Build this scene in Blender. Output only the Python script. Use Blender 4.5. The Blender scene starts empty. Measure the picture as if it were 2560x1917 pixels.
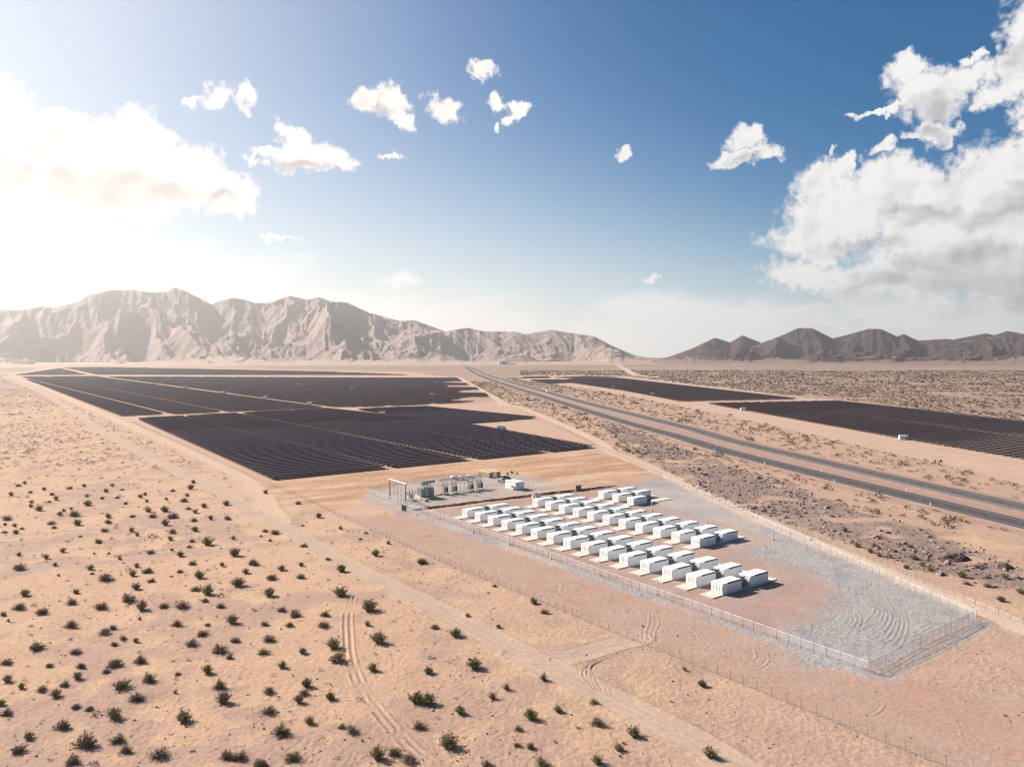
import bpy, math, random
import numpy as np
from mathutils import Vector, Matrix
rad = math.radians
sc = bpy.context.scene
COL = sc.collection
random.seed(7)

# ------------------------------------------------------------------ camera
F, W, H, CH, HOR = 1940.0, 2560.0, 1917.0, 63.0, 882.0       # focal length in px, frame, drone height, horizon row
PITCH = math.atan((H / 2 - HOR) / F)
cam_d = bpy.data.cameras.new('camera')
cam = bpy.data.objects.new('camera', cam_d)
COL.objects.link(cam)
cam.location = (0, 0, CH)
cam.rotation_euler = (math.pi / 2 - PITCH, 0, 0)
cam_d.sensor_width = 36.0
cam_d.lens = F / W * 36.0
cam_d.clip_start = 1.0
cam_d.clip_end = 60000.0
sc.camera = cam

# ------------------------------------------------------------------ light
SUN_AZ, SUN_EL = rad(-58), rad(32.5)                            # azimuth measured clockwise from +Y
SUN_DIR = Vector((math.sin(SUN_AZ) * math.cos(SUN_EL), math.cos(SUN_AZ) * math.cos(SUN_EL), math.sin(SUN_EL)))
sun_d = bpy.data.lights.new('sun', 'SUN')
sun_d.energy = 5.0
sun_d.angle = rad(0.53)
sun_d.color = (1.0, 0.925, 0.85)
sun = bpy.data.objects.new('sun', sun_d)
COL.objects.link(sun)
sun.rotation_euler = (-SUN_DIR).to_track_quat('-Z', 'Y').to_euler()
sun.location = (0, 0, 500)

sc.view_settings.view_transform = 'Standard'
sc.view_settings.look = 'None'
sc.view_settings.gamma = 1.0
sc.view_settings.exposure = 0.92
sc.view_settings.use_curve_mapping = False
cy = sc.cycles
cy.use_denoising = True
try:
    cy.denoiser = 'OPENIMAGEDENOISE'
    cy.denoising_input_passes = 'RGB_ALBEDO_NORMAL'
    cy.denoising_prefilter = 'ACCURATE'
except Exception:
    pass
cy.filter_width = 1.15
cy.max_bounces = 6
cy.diffuse_bounces = 3
cy.glossy_bounces = 2
cy.transmission_bounces = 2
cy.volume_bounces = 0
cy.transparent_max_bounces = 16
cy.caustics_reflective = False
cy.caustics_refractive = False

HAZE_DENSITY, HAZE_G = 7.2e-5, 0.61
SKY_STRENGTH = 0.05

def ray(px, py):
    x, y = (px - W / 2) / F, -(py - H / 2) / F
    c, s = math.cos(PITCH), math.sin(PITCH)
    return Vector((x, c + y * s, -s + y * c)).normalized()

def survey(px, py, z=0.0):
    """ground point the drone sees at a photograph position"""
    d = ray(px, py)
    t = (z - CH) / d.z
    return (d.x * t, d.y * t)

# ------------------------------------------------------------------ world: Nishita sky with procedural cumulus
world = bpy.data.worlds.new('World')
sc.world = world
world.use_nodes = True
world.cycles.sampling_method = 'MANUAL'
world.cycles.sample_map_resolution = 256
wt = world.node_tree
wt.nodes.clear()

class NT:
    def __init__(s, tree): s.t = tree
    def n(s, typ, **kw):
        nd = s.t.nodes.new(typ)
        for k, v in kw.items(): setattr(nd, k, v)
        return nd
    def put(s, sock, v):
        if isinstance(v, bpy.types.NodeSocket): s.t.links.new(v, sock)
        elif v is not None: sock.default_value = v
    def m(s, op, a, b=None, c=None, clamp=False):
        nd = s.n('ShaderNodeMath', operation=op, use_clamp=clamp)
        s.put(nd.inputs[0], a); s.put(nd.inputs[1], b)
        if c is not None: s.put(nd.inputs[2], c)
        return nd.outputs[0]
    def v(s, op, a, b=None, scale=None):
        nd = s.n('ShaderNodeVectorMath', operation=op)
        s.put(nd.inputs[0], a); s.put(nd.inputs[1], b)
        if scale is not None: s.put(nd.inputs['Scale'], scale)
        return nd.outputs['Value'] if op in ('LENGTH', 'DOT_PRODUCT') else nd.outputs[0]
    def noise(s, vec, scale, detail=4, rough=0.55, dist=0.0, out=0):
        nd = s.n('ShaderNodeTexNoise')
        s.put(nd.inputs['Vector'], vec); nd.inputs['Scale'].default_value = scale
        nd.inputs['Detail'].default_value = detail; nd.inputs['Roughness'].default_value = rough
        nd.inputs['Distortion'].default_value = dist
        return nd.outputs[out]
    def mix(s, fac, a, b, blend='MIX'):
        nd = s.n('ShaderNodeMix', data_type='RGBA', blend_type=blend)
        s.put(nd.inputs[0], fac)
        s.put(nd.inputs[6], a if isinstance(a, bpy.types.NodeSocket) else (*a, 1))
        s.put(nd.inputs[7], b if isinstance(b, bpy.types.NodeSocket) else (*b, 1))
        return nd.outputs[2]
    def ramp(s, x, lo, hi, smooth=True):
        nd = s.n('ShaderNodeMapRange', interpolation_type='SMOOTHSTEP' if smooth else 'LINEAR')
        s.put(nd.inputs[0], x); s.put(nd.inputs[1], lo); s.put(nd.inputs[2], hi)
        return nd.outputs[0]

def dir_az_el(px, py):
    d = ray(px, py)
    return math.atan2(d.x, d.y), math.asin(d.z)

# (x, y, half width, half height, turn) of each puff as it stands in the sky, photograph coordinates
PUFFS = [
 (60,400,230,125,0),(10,280,85,110,0),(150,335,60,66,0),(245,352,80,66,0),(335,345,66,80,0),(395,350,60,60,0),(440,420,120,80,0),
 (545,465,105,62,0),(300,455,260,88,0),(620,500,34,50,0),
 (770,392,95,42,14),(735,345,48,42,20),(840,405,50,26,0),(660,385,60,16,0),
 (468,238,20,18,0),(540,246,46,36,0),(620,252,36,36,10),
 (935,248,52,32,0),(985,262,42,44,0),(1012,300,20,26,0),
 (1108,264,52,28,8),(1215,176,44,25,0),(1252,262,22,20,0),(1298,270,30,20,20),(1290,292,30,15,-20),(1255,312,16,14,0),
 (985,400,36,8,0),(1560,387,28,17,0),(1872,345,56,34,-40),(1835,392,72,27,-8),(1900,385,42,24,-10),
 (2080,384,11,15,0),(1642,704,18,7,0),(440,420,10,10,0),
 (2330,235,115,70,0),(2275,185,62,40,-25),(2420,200,66,50,0),(2210,268,105,13,-4),(2345,325,56,48,0),(2205,378,36,20,0),
 (2285,345,45,18,0),(2480,245,50,34,0),(2385,335,36,36,0),
 (2555,80,64,120,0),(2520,185,60,66,0),(2430,140,28,22,0),(2570,270,56,80,0),
 (2420,560,400,150,0),(2240,465,180,72,0),(2500,445,220,95,0),(2110,530,165,84,0),(2050,600,155,66,0),(2010,690,130,40,0),
 (2260,700,330,66,0),(2060,455,90,56,0),(2580,365,80,40,0),(2125,410,20,34,20),(2450,770,260,26,0),(2150,805,220,14,0),
 (2600,690,260,110,0),
]
VEILS = [(1700,800,300,70,0),(1480,850,260,60,0),(950,815,560,90,0),(1560,850,420,60,0),(1760,800,380,55,0),(1270,815,170,34,0),(1000,705,80,24,0),(100,640,620,70,0),(300,760,700,60,0),(2300,800,420,50,0),(700,600,60,8,0),(590,520,60,20,0)]
rr = random.Random(5)
OUT = []                                                     # the same kind of sky goes on all round
for k in range(14):
    az = rad(46 + 268 * (k + rr.random() * .8) / 14)
    el = rad(rr.choice([4, 7, 9, 12, 16, 21, 28]) + rr.random() * 3)
    for q in range(2):
        OUT.append((az + rr.uniform(-.06, .06), el + rr.uniform(-.02, .02), rr.uniform(.03, .12), rr.uniform(.018, .04)))

# broad grey undersides of the two great clouds
SHADES = [(2480,640,330,75),(2560,500,210,45),(2330,705,330,42),(2150,610,150,30),(2350,540,200,34),(2560,740,200,60),(2330,260,90,36),(2360,335,50,26),
          (160,470,330,60),(60,380,160,60),(380,470,190,50),(560,500,80,36),(760,410,90,16),(1850,400,60,12),(2550,150,60,70),(960,285,50,16)]
g = NT(wt)
def noise2(vec, scale, detail, rough=.55, dist=0.0, out=0):
    nd = g.n('ShaderNodeTexNoise', noise_dimensions='2D')
    g.put(nd.inputs['Vector'], vec); nd.inputs['Scale'].default_value = scale
    nd.inputs['Detail'].default_value = detail; nd.inputs['Roughness'].default_value = rough; nd.inputs['Distortion'].default_value = dist
    return nd.outputs[out]
tc = g.n('ShaderNodeTexCoord')
sep = g.n('ShaderNodeSeparateXYZ'); wt.links.new(tc.outputs['Generated'], sep.inputs[0])
az = g.m('ARCTAN2', sep.outputs[0], sep.outputs[1])
el = g.m('ARCSINE', sep.outputs[2])
comb = g.n('ShaderNodeCombineXYZ'); wt.links.new(az, comb.inputs[0]); wt.links.new(el, comb.inputs[1])
P0 = comb.outputs[0]
# warp the puff outlines so that they billow
w1 = g.v('SUBTRACT', noise2(P0, 15, 2, .5, out=1), (.5, .5, .5))
w2 = g.v('SUBTRACT', noise2(P0, 55, 3, .6, out=1), (.5, .5, .5))
Pw = g.v('ADD', P0, g.v('SCALE', w1, scale=.034))
Pw = g.v('ADD', Pw, g.v('SCALE', w2, scale=.024))
Pz = g.n('ShaderNodeVectorMath', operation='MULTIPLY'); wt.links.new(Pw, Pz.inputs[0]); Pz.inputs[1].default_value = (1, 1, 0)
Pw = Pz.outputs[0]
fine = noise2(P0, 100, 5, .62)
mid = noise2(P0, 26, 4, .6)
sv = g.n('ShaderNodeVectorMath', operation='MULTIPLY'); wt.links.new(P0, sv.inputs[0]); sv.inputs[1].default_value = (9, 30, 1)
band = noise2(sv.outputs[0], 1.0, 4, .6, .3)
offp = g.v('ADD', P0, (-.010, .010, 0))
bill = g.m('SUBTRACT', noise2(offp, 22, 2, .5), noise2(P0, 22, 2, .5))
toward = g.v('DOT_PRODUCT', tc.outputs['Generated'], tuple(SUN_DIR))
warm = g.mix(g.ramp(toward, .35, .95), (1.0, 1.0, 1.0), (1.22, 1.10, 1.02))
sky = g.n('ShaderNodeTexSky', sky_type='NISHITA')
sky.sun_disc = False
sky.sun_elevation = SUN_EL
sky.sun_rotation = SUN_AZ
sky.altitude = 600
sky.air_density = 0.9
sky.dust_density = 1.5
sky.ozone_density = 4.0
hs = g.n('ShaderNodeHueSaturation')
wt.links.new(sky.outputs[0], hs.inputs['Color'])
hs.inputs['Saturation'].default_value = 1.5
hs.inputs['Hue'].default_value = 0.485
hs.inputs['Value'].default_value = 1.0
# dusty air whitens the horizon all round and the sky about the sun
elc = g.m('MAXIMUM', el, 0.0)
tint = g.mix(1.0, hs.outputs[0], (.0, .88, 1.0), 'MULTIPLY')
flat = g.v('NORMALIZE', g.v('MULTIPLY', tc.outputs['Generated'], (1, 1, 0)))
toward_h = g.v('DOT_PRODUCT', flat, (math.sin(SUN_AZ), math.cos(SUN_AZ), 0))
reach = g.m('ADD', .075, g.m('MULTIPLY', g.ramp(toward_h, .05, .95), .145))
low = g.m('MULTIPLY', g.m('POWER', 2.718, g.m('MULTIPLY', g.m('POWER', g.m('DIVIDE', elc, reach), 1.3), -1.0)), .95)
clear = g.mix(low, tint, g.mix(g.ramp(toward_h, .2, 1.0), (11.4, 11.3, 11.2), (12.0, 10.9, 9.6)))
aur = g.m('MINIMUM', g.m('MULTIPLY', g.m('POWER', g.ramp(toward, .45, 1.0, False), 3.0), 1.0), .46)
clear = g.mix(aur, clear, (8.9, 8.2, 8.6))
def field(items, vec, k=.22):
    cur = None
    for (a, e, ra, re) in items:
        ma = g.n('ShaderNodeVectorMath', operation='MULTIPLY_ADD')
        wt.links.new(vec, ma.inputs[0]); ma.inputs[1].default_value = (1 / ra, 1 / re, 0); ma.inputs[2].default_value = (-a / ra, -e / re, 0)
        L = g.v('LENGTH', ma.outputs[0])
        if cur is None: cur = L
        else:
            nd = g.n('ShaderNodeMath', operation='SMOOTH_MIN')
            wt.links.new(cur, nd.inputs[0]); wt.links.new(L, nd.inputs[1]); nd.inputs[2].default_value = k
            cur = nd.outputs[0]
    return cur
def to_sky(lst):
    r = []
    for p in lst:
        x, y, rx, ry = p[:4]
        a, e = dir_az_el(x, y)
        a1, _ = dir_az_el(x + rx, y); _, e1 = dir_az_el(x, y - ry)
        r.append((a, e, abs(a1 - a), abs(e1 - e)))
    return r
def sector(puffs, veils, shades):
    """sky and clouds of one part of the horizon"""
    dist = field(puffs, Pw)
    core = g.m('SUBTRACT', 1.0, dist)
    fld = g.m('ADD', core, g.m('MULTIPLY', g.m('SUBTRACT', fine, .5), .78))
    fld = g.m('ADD', fld, g.m('MULTIPLY', g.m('SUBTRACT', mid, .5), .6))
    dens = g.ramp(fld, -.14, .46)
    body = g.m('ADD', core, g.m('MULTIPLY', g.m('SUBTRACT', mid, .5), .5))
    sh = g.m('SUBTRACT', 1.0, field(shades, Pw, .35))
    sh = g.ramp(g.m('ADD', sh, g.m('MULTIPLY', g.m('SUBTRACT', band, .5), 1.7)), -.15, .75)
    grey = g.m('ADD', g.m('MULTIPLY', sh, .72), g.m('MULTIPLY', g.m('MULTIPLY', bill, 1.5), g.ramp(body, .0, .6)), clamp=True)
    ccol = g.mix(grey, (10.4, 10.2, 9.9), (5.7, 5.5, 5.8))
    ccol = g.mix(1.0, ccol, warm, 'MULTIPLY')
    c = clear
    if veils:
        vd = g.m('SUBTRACT', 1.0, field(veils, Pw, .3))
        vd = g.m('MULTIPLY', g.ramp(g.m('ADD', vd, g.m('MULTIPLY', g.m('SUBTRACT', band, .5), 1.2)), -.25, .7), .78)
        c = g.mix(vd, c, (11.2, 11.0, 10.8))
    c = g.mix(dens, c, ccol)
    bg = g.n('ShaderNodeBackground'); wt.links.new(c, bg.inputs[0]); bg.inputs[1].default_value = SKY_STRENGTH
    return bg.outputs[0]
def pick(lst, lo, hi, m=90): return [p for p in lst if p[0] + p[2] + m > lo and p[0] - p[2] - m < hi]
XS = 1440
left = sector(to_sky(pick(PUFFS, -9999, XS)), to_sky(pick(VEILS, -9999, XS)), to_sky(pick(SHADES, -9999, XS)))
right = sector(to_sky(pick(PUFFS, XS, 9999)), to_sky(pick(VEILS, XS, 9999)), to_sky(pick(SHADES, XS, 9999)))
outs = [(a if a < math.pi else a - 2 * math.pi, e, ra, re) for (a, e, ra, re) in OUT]
AB = math.atan2(*ray(2900, 900).xy); edge_p = [p for p in to_sky(PUFFS) if abs(p[0]) + p[2] > .66]
rest = sector(outs + edge_p, [], [(a, e - re * .5, ra * .8, re * .6) for (a, e, ra, re) in outs[::2]])
def choose(f, a, b):
    mx = g.n('ShaderNodeMixShader'); wt.links.new(f, mx.inputs[0]); wt.links.new(a, mx.inputs[1]); wt.links.new(b, mx.inputs[2]); return mx.outputs[0]
inner = choose(g.m('GREATER_THAN', az, dir_az_el(XS, 500)[0]), left, right)
both = choose(g.m('GREATER_THAN', g.m('ABSOLUTE', az), AB), inner, rest)
wo = g.n('ShaderNodeOutputWorld'); wt.links.new(both, wo.inputs[0])

# ------------------------------------------------------------------ helpers
def tag(o, label=None, cat=None, group=None, kind=None):
    if label: o['label'] = label
    if cat: o['category'] = cat
    if group: o['group'] = group
    if kind: o['kind'] = kind
    return o
def empty(name, loc=(0, 0, 0), rz=0.0):
    o = bpy.data.objects.new(name, None)
    COL.objects.link(o)
    o.location = loc; o.rotation_euler = (0, 0, rz)
    o.empty_display_size = 0.2
    return o
def link(name, mesh, parent=None, loc=None, rot=None, scale=None):
    o = bpy.data.objects.new(name, mesh)
    COL.objects.link(o)
    if parent is not None: o.parent = parent
    if loc is not None: o.location = loc
    if rot is not None: o.rotation_euler = rot
    if scale is not None: o.scale = scale
    return o
def copy_tree(o, parent=None):
    c = o.copy(); COL.objects.link(c)
    if parent is not None: c.parent = parent
    for ch in list(o.children): copy_tree(ch, c)
    return c
def np_mesh(name, verts, quads, mat=None, smooth=False, tris=False):
    k = 3 if tris else 4
    me = bpy.data.meshes.new(name)
    verts = np.asarray(verts, np.float32); quads = np.asarray(quads, np.int32)
    me.vertices.add(len(verts)); me.vertices.foreach_set('co', verts.ravel())
    n = len(quads)
    me.loops.add(n * k); me.loops.foreach_set('vertex_index', quads.ravel())
    me.polygons.add(n); me.polygons.foreach_set('loop_start', np.arange(0, n * k, k, dtype=np.int32))
    me.polygons.foreach_set('use_smooth', np.full(n, smooth, dtype=bool))
    me.update(calc_edges=True)
    if mat: me.materials.append(mat)
    return me
class MB:
    """collects boxes, bars and prisms into one mesh"""
    def __init__(s): s.v, s.f = [], []
    def add(s, vs, fs):
        b = len(s.v); s.v += [tuple(p) for p in vs]; s.f += [tuple(i + b for i in q) for q in fs]; return s
    def box(s, x0, x1, y0, y1, z0, z1, M=None):
        vs = [Vector(p) for p in ((x0,y0,z0),(x1,y0,z0),(x1,y1,z0),(x0,y1,z0),(x0,y0,z1),(x1,y0,z1),(x1,y1,z1),(x0,y1,z1))]
        if M: vs = [M @ p for p in vs]
        return s.add(vs, ((0,3,2,1),(4,5,6,7),(0,1,5,4),(1,2,6,5),(2,3,7,6),(3,0,4,7)))
    def bar(s, a, b, r=.05, n=6, r2=None):
        a, b = Vector(a), Vector(b); d = (b - a).normalized(); r2 = r if r2 is None else r2
        p = d.orthogonal().normalized(); q = d.cross(p)
        vs = [a + (p * math.cos(t) + q * math.sin(t)) * r for t in [2 * math.pi * i / n for i in range(n)]]
        vs += [b + (p * math.cos(t) + q * math.sin(t)) * r2 for t in [2 * math.pi * i / n for i in range(n)]]
        fs = [(i, (i + 1) % n, n + (i + 1) % n, n + i) for i in range(n)] + [tuple(range(n - 1, -1, -1)), tuple(range(n, 2 * n))]
        return s.add(vs, fs)
    def path(s, pts, r=.04, n=5):
        for a, b in zip(pts[:-1], pts[1:]): s.bar(a, b, r, n)
        return s
    def prism(s, prof, y0, y1):
        n = len(prof)
        vs = [(x, y0, z) for x, z in prof] + [(x, y1, z) for x, z in prof]
        fs = [tuple(range(n)), tuple(range(2 * n - 1, n - 1, -1))] + [(i, n + i, n + (i + 1) % n, (i + 1) % n) for i in range(n)]
        return s.add(vs, fs)
    def mesh(s, name, mat):
        me = bpy.data.meshes.new(name); me.from_pydata(s.v, [], s.f); me.materials.append(mat); me.update(); return me
    def build(s, name, mat, parent=None, loc=None):
        return link(name, s.mesh(name, mat), parent, loc)

# ------------------------------------------------------------------ numpy noise
def _h(ix, iy, s=0):
    n = (ix.astype(np.int64) * 374761393 + iy.astype(np.int64) * 668265263 + s * 1442695041) & 0xFFFFFFFF
    n = ((n ^ (n >> 13)) * 1274126177) & 0xFFFFFFFF
    n = n ^ (n >> 16)
    return (n & 0xFFFFFF).astype(np.float32) / 16777215.0
def vnoise(x, y, s=0):
    xi, yi = np.floor(x), np.floor(y); fx, fy = (x - xi).astype(np.float32), (y - yi).astype(np.float32)
    ux, uy = fx * fx * fx * (fx * (fx * 6 - 15) + 10), fy * fy * fy * (fy * (fy * 6 - 15) + 10)
    ix, iy = xi.astype(np.int64), yi.astype(np.int64)
    a, b, c, d = _h(ix, iy, s), _h(ix + 1, iy, s), _h(ix, iy + 1, s), _h(ix + 1, iy + 1, s)
    return (a * (1 - ux) + b * ux) * (1 - uy) + (c * (1 - ux) + d * ux) * uy
def fbm(x, y, o=4, s=0, gain=.5):
    t, a, n = 0, 1.0, 0
    for i in range(o):
        t = t + a * vnoise(x, y, s + i * 17); n += a; a *= gain
        x, y = x * 2.03 + 13.7, y * 2.03 - 7.1
    return t / n
def sstep(x, a, b):
    t = np.clip((x - a) / (b - a), 0, 1); return t * t * (3 - 2 * t)
def dline(x, y, pts):
    if getattr(x, 'size', 0) > 50000:                          # only look near the line
        P = np.array(pts); m = (x > P[:, 0].min() - 60) & (x < P[:, 0].max() + 60) & (y > P[:, 1].min() - 60) & (y < P[:, 1].max() + 60)
        o = [np.full(x.shape, v, np.float32) for v in (1e4, 1e4, 0)]
        if m.sum() > 50000:
            r = _dline(x[m], y[m], pts)
        else: r = dline(x[m], y[m], pts)
        for a, b in zip(o, r): a[m] = b
        return tuple(o)
    return _dline(x, y, pts)
def _dline(x, y, pts):
    """distance to a polyline and signed side offset"""
    best = np.full(x.shape, 1e9, np.float32); side = np.zeros_like(best); along = np.zeros_like(best); acc = 0.0
    for (ax, ay), (bx, by) in zip(pts[:-1], pts[1:]):
        dx, dy = bx - ax, by - ay; L2 = dx * dx + dy * dy; L = math.sqrt(L2)
        t = np.clip(((x - ax) * dx + (y - ay) * dy) / L2, 0, 1)
        ex, ey = x - ax - t * dx, y - ay - t * dy
        d = np.sqrt(ex * ex + ey * ey)
        m = d < best
        best = np.where(m, d, best)
        side = np.where(m, ((x - ax) * dy - (y - ay) * dx) / L, side)
        along = np.where(m, acc + t * L, along); acc += L
    return best, side, along
def dpoly(x, y, pts):
    """signed distance, positive inside"""
    d, _, _ = dline(x, y, list(pts) + [pts[0]])
    ins = np.zeros(x.shape, bool); n = len(pts)
    for i in range(n):
        (ax, ay), (bx, by) = pts[i], pts[(i + 1) % n]
        c = ((ay > y) != (by > y))
        with np.errstate(divide='ignore', invalid='ignore'):
            xx = (bx - ax) * (y - ay) / (by - ay if by != ay else 1e-9) + ax
        ins ^= c & (x < xx)
    return np.where(ins, d, -d)
def smooth_line(pts, n=8):
    r = []
    P = [pts[0]] + list(pts) + [pts[-1]]
    for i in range(1, len(P) - 2):
        p0, p1, p2, p3 = [np.array(q, float) for q in P[i - 1:i + 3]]
        for k in range(n):
            t = k / n
            r.append(tuple(.5 * (2 * p1 + (p2 - p0) * t + (2 * p0 - 5 * p1 + 4 * p2 - p3) * t * t + (3 * p1 - p0 - 3 * p2 + p3) * t ** 3)))
    r.append(tuple(pts[-1]))
    return r
S = lambda L: [survey(*p) for p in L]

# ------------------------------------------------------------------ site plan (all in metres on the ground)
PHI = rad(37.1)                                              # the plant's grid: u runs away to the right, v away to the left
U = np.array((math.cos(PHI), math.sin(PHI))); V = np.array((-math.sin(PHI), math.cos(PHI)))
def uv(p): return float(np.dot(p, U)), float(np.dot(p, V))
def xy(u, v): return tuple(U * u + V * v)

ROAD_MAIN = smooth_line(S([(1900,1944),(1822,1906),(1743,1856),(1521,1742),(1300,1634),(1061,1504),(876,1415),(763,1350),(707,1316),(628,1279),(555,1228),(488,1200),(420,1165),(323,1115),(240,1070),(170,1020),(90,975),(10,945)]))
ROAD_PERIM = smooth_line(S([(700,1306),(672,1268),(640,1222),(560,1168),(420,1104),(300,1053),(190,1005),(45,948),(-120,925)]))
ROAD_RIGHT = smooth_line(S([(2800,1672),(2560,1572),(2450,1524),(2150,1402),(1900,1298),(1720,1214),(1616,1165),(1528,1130),(1490,1101),(1395,1057),(1300,1018),(1258,1009),(1226,988),(1163,952),(1143,941)]))
ROAD_LINK = smooth_line(S([(1240,1012),(1290,1008),(1350,1004)]))
ROAD_YARD = smooth_line(S([(1620,1180),(1500,1185),(1400,1205),(1330,1215)]))
TRACK_A = smooth_line(S([(1300,1634),(1420,1640),(1520,1612),(1590,1595)]))
TRACK_PLAIN = S([(1536,906),(1560,922),(1590,938),(1650,944)])
LEFT_X1 = smooth_line(S([(0,1347),(130,1330),(330,1315),(450,1302),(560,1285),(640,1283)]))
LEFT_X2 = smooth_line(S([(0,1430),(160,1416),(330,1398),(470,1378),(620,1372)]))
YARD = S([(2176,1683),(2441,1547),(1656,1194),(1540,1217),(1036,1282)])
GRAVEL_A = S([(1940,1665),(1990,1560),(2090,1500),(2010,1430),(1850,1385),(1720,1345),(1690,1318),(1640,1275),(1560,1232),(1656,1194),(2441,1540),(2300,1640),(2176,1683)])
GRAVEL_BAND = S([(1036,1290),(2176,1698),(2176,1683),(1036,1279)])
GRAVEL_OUT = S([(2176,1690),(2235,1700),(2490,1560),(2441,1547)])
GRAVEL_SUB = S([(905,1245),(1010,1290),(1040,1275),(1360,1228),(1400,1210),(1290,1186),(1080,1196),(930,1224)])
DRIVE = [S([(1950,1420),(2062,1480),(1960,1550),(1800,1510),(1500,1400),(1100,1268)])]
LOOP = smooth_line(S([(1720,1530),(1860,1520),(1990,1500),(2045,1465),(1980,1430),(1850,1400),(1760,1370),(1600,1320),(1480,1280),(1330,1250)]))
LOOP2 = smooth_line(S([(1750,1385),(1850,1372),(1905,1350),(1850,1325),(1700,1285),(1560,1245)]))
ORANGE = S([(640,1215),(700,1200),(1478,1130),(1600,1150),(1640,1185),(1430,1205),(1060,1235),(900,1262),(800,1280)])
CLEAR_L = S([(660,1215),(10,940),(140,912),(1030,930),(1160,948),(1340,1046),(1500,1118),(1560,1150),(1000,1250),(860,1320)])
STRIP = S([(2560,1740),(2176,1700),(1036,1290),(860,1290),(1102,1408),(1500,1560),(1904,1730),(2340,1910),(2900,2100)])
CLEAR_R = S([(2760,1262),(2560,1210),(2300,1147),(2000,1080),(1800,1035),(1640,1005),(1480,972),(1300,950),(1300,938),(1560,940),(2020,995),(2110,1000),(2620,1060),(2900,1100)])
ROCKS = S([(2560,1440),(2480,1385),(2200,1290),(1900,1190),(1690,1115),(1560,1070),(1500,1062),(1600,1130),(1740,1215),(1860,1275),(2050,1330),(2300,1420),(2600,1500)])
HWY_PTS = [(222,140),(187,283.6),(141,472),(124,580),(99,720),(63,973),(30,1220),(-6,1480),(-92,2182),(-180,3134),(-230,3700)]
HWY = smooth_line(HWY_PTS, 6)
HWY2 = smooth_line([(222+30,150),(207.5,313),(161,530),(147,640),(121,800),(90,985),(57,1230),(20,1490),(-68,2190),(-160,3140),(-212,3700)], 6)

# ------------------------------------------------------------------ solar blocks
def block(px): return S(px)
L1 = block([(680,1200),(345,1049),(815,1023),(1166,1062),(1245,1076),(1482,1119)])
L2 = block([(892,1025),(1062,1018),(1342,1046),(1148,1062)])
L3A = block([(303,1041),(50,943),(235,941.5),(812,1021)])
L3B = block([(832,1018),(262,942.5),(1141,946),(1160,957),(1200,976),(1238,1004),(960,1017)])
L4A = block([(40,938),(150,921),(215,937)])
L4B = block([(246,937),(160,919),(260,918),(820,930),(1024,938)])
R1 = block([(1772,1010),(2094,1004),(2900,1090),(2900,1232),(2560,1149),(2258,1098)])
R2 = block([(1400,953),(1430,947),(1553,947),(1995,998.5),(1850,1001),(1700,1004),(1560,977)])
R2B = block([(1382,945),(1470,941.6),(1552,945)])
R3A = block([(1300,946),(1308,943.5),(1366,942),(1377,945)])
R3B = block([(1326,951),(1400,950),(1437,956.5),(1372,960)])
aisL = [np.mean([uv(survey(463,1039))[0], uv(survey(931,1169))[0]]), np.mean([uv(survey(606,1035))[0], uv(survey(1156,1148))[0]]),
        np.mean([uv(survey(740,1030))[0], uv(survey(1358,1130))[0]])]
print('aisles', aisL, 'corner', uv(L1[0]))
TAB = 9.2
AW = {round(aisL[0], 2): 4.0, round(aisL[1], 2): 7.0, round(aisL[2], 2): 4.0}
def row_spans(poly, pitch, aisles, aw, v_off=0.0):
    us = [uv(p) for p in poly]; v0, v1 = min(b for a, b in us), max(b for a, b in us)
    k = 0; out = []
    v = v0 + v_off
    while v < v1:
        xs = []
        n = len(us)
        for i in range(n):
            (a0, b0), (a1, b1) = us[i], us[(i + 1) % n]
            if (b0 > v) != (b1 > v): xs.append(a0 + (v - b0) / (b1 - b0) * (a1 - a0))
        xs.sort()
        for a, b in zip(xs[::2], xs[1::2]):
            cuts = [a] + [c for c in aisles if a < c < b] + [b]; hw = [(AW.get(round(c, 2), aw)) / 2 for c in cuts]
            for i in range(len(cuts) - 1):
                s = cuts[i] + (hw[i] if i else 0); e = cuts[i + 1] - (hw[i + 1] if i < len(cuts) - 2 else 0)
                nt = round((e - s) / TAB)
                if nt > 0: out.append((s, nt, v, (e - s) / nt / TAB))
        k += 1; v += pitch
    return out

# ------------------------------------------------------------------ materials
def principled(name, col, rough=.7, metal=0.0, spec=.3, var=.12, scale=3.0, bump=0.0, bscale=20.0, coords='Object'):
    m = bpy.data.materials.new(name); m.use_nodes = True
    t = NT(m.node_tree); b = m.node_tree.nodes['Principled BSDF']
    tcn = t.n('ShaderNodeTexCoord')
    nz = t.noise(tcn.outputs[coords], scale, 5, .6)
    c2 = tuple(c * (1 - var) for c in col); c1 = tuple(min(1, c * (1 + var)) for c in col)
    cc = t.mix(t.ramp(nz, .3, .7), c2, c1)
    t.put(b.inputs['Base Color'], cc)
    b.inputs['Roughness'].default_value = rough; b.inputs['Metallic'].default_value = metal
    b.inputs['Specular IOR Level'].default_value = spec
    if bump:
        bn = t.n('ShaderNodeBump'); bn.inputs['Strength'].default_value = bump; bn.inputs['Distance'].default_value = .05
        t.put(bn.inputs['Height'], t.noise(tcn.outputs[coords], bscale, 4, .6)); t.put(b.inputs['Normal'], bn.outputs[0])
    return m
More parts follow.
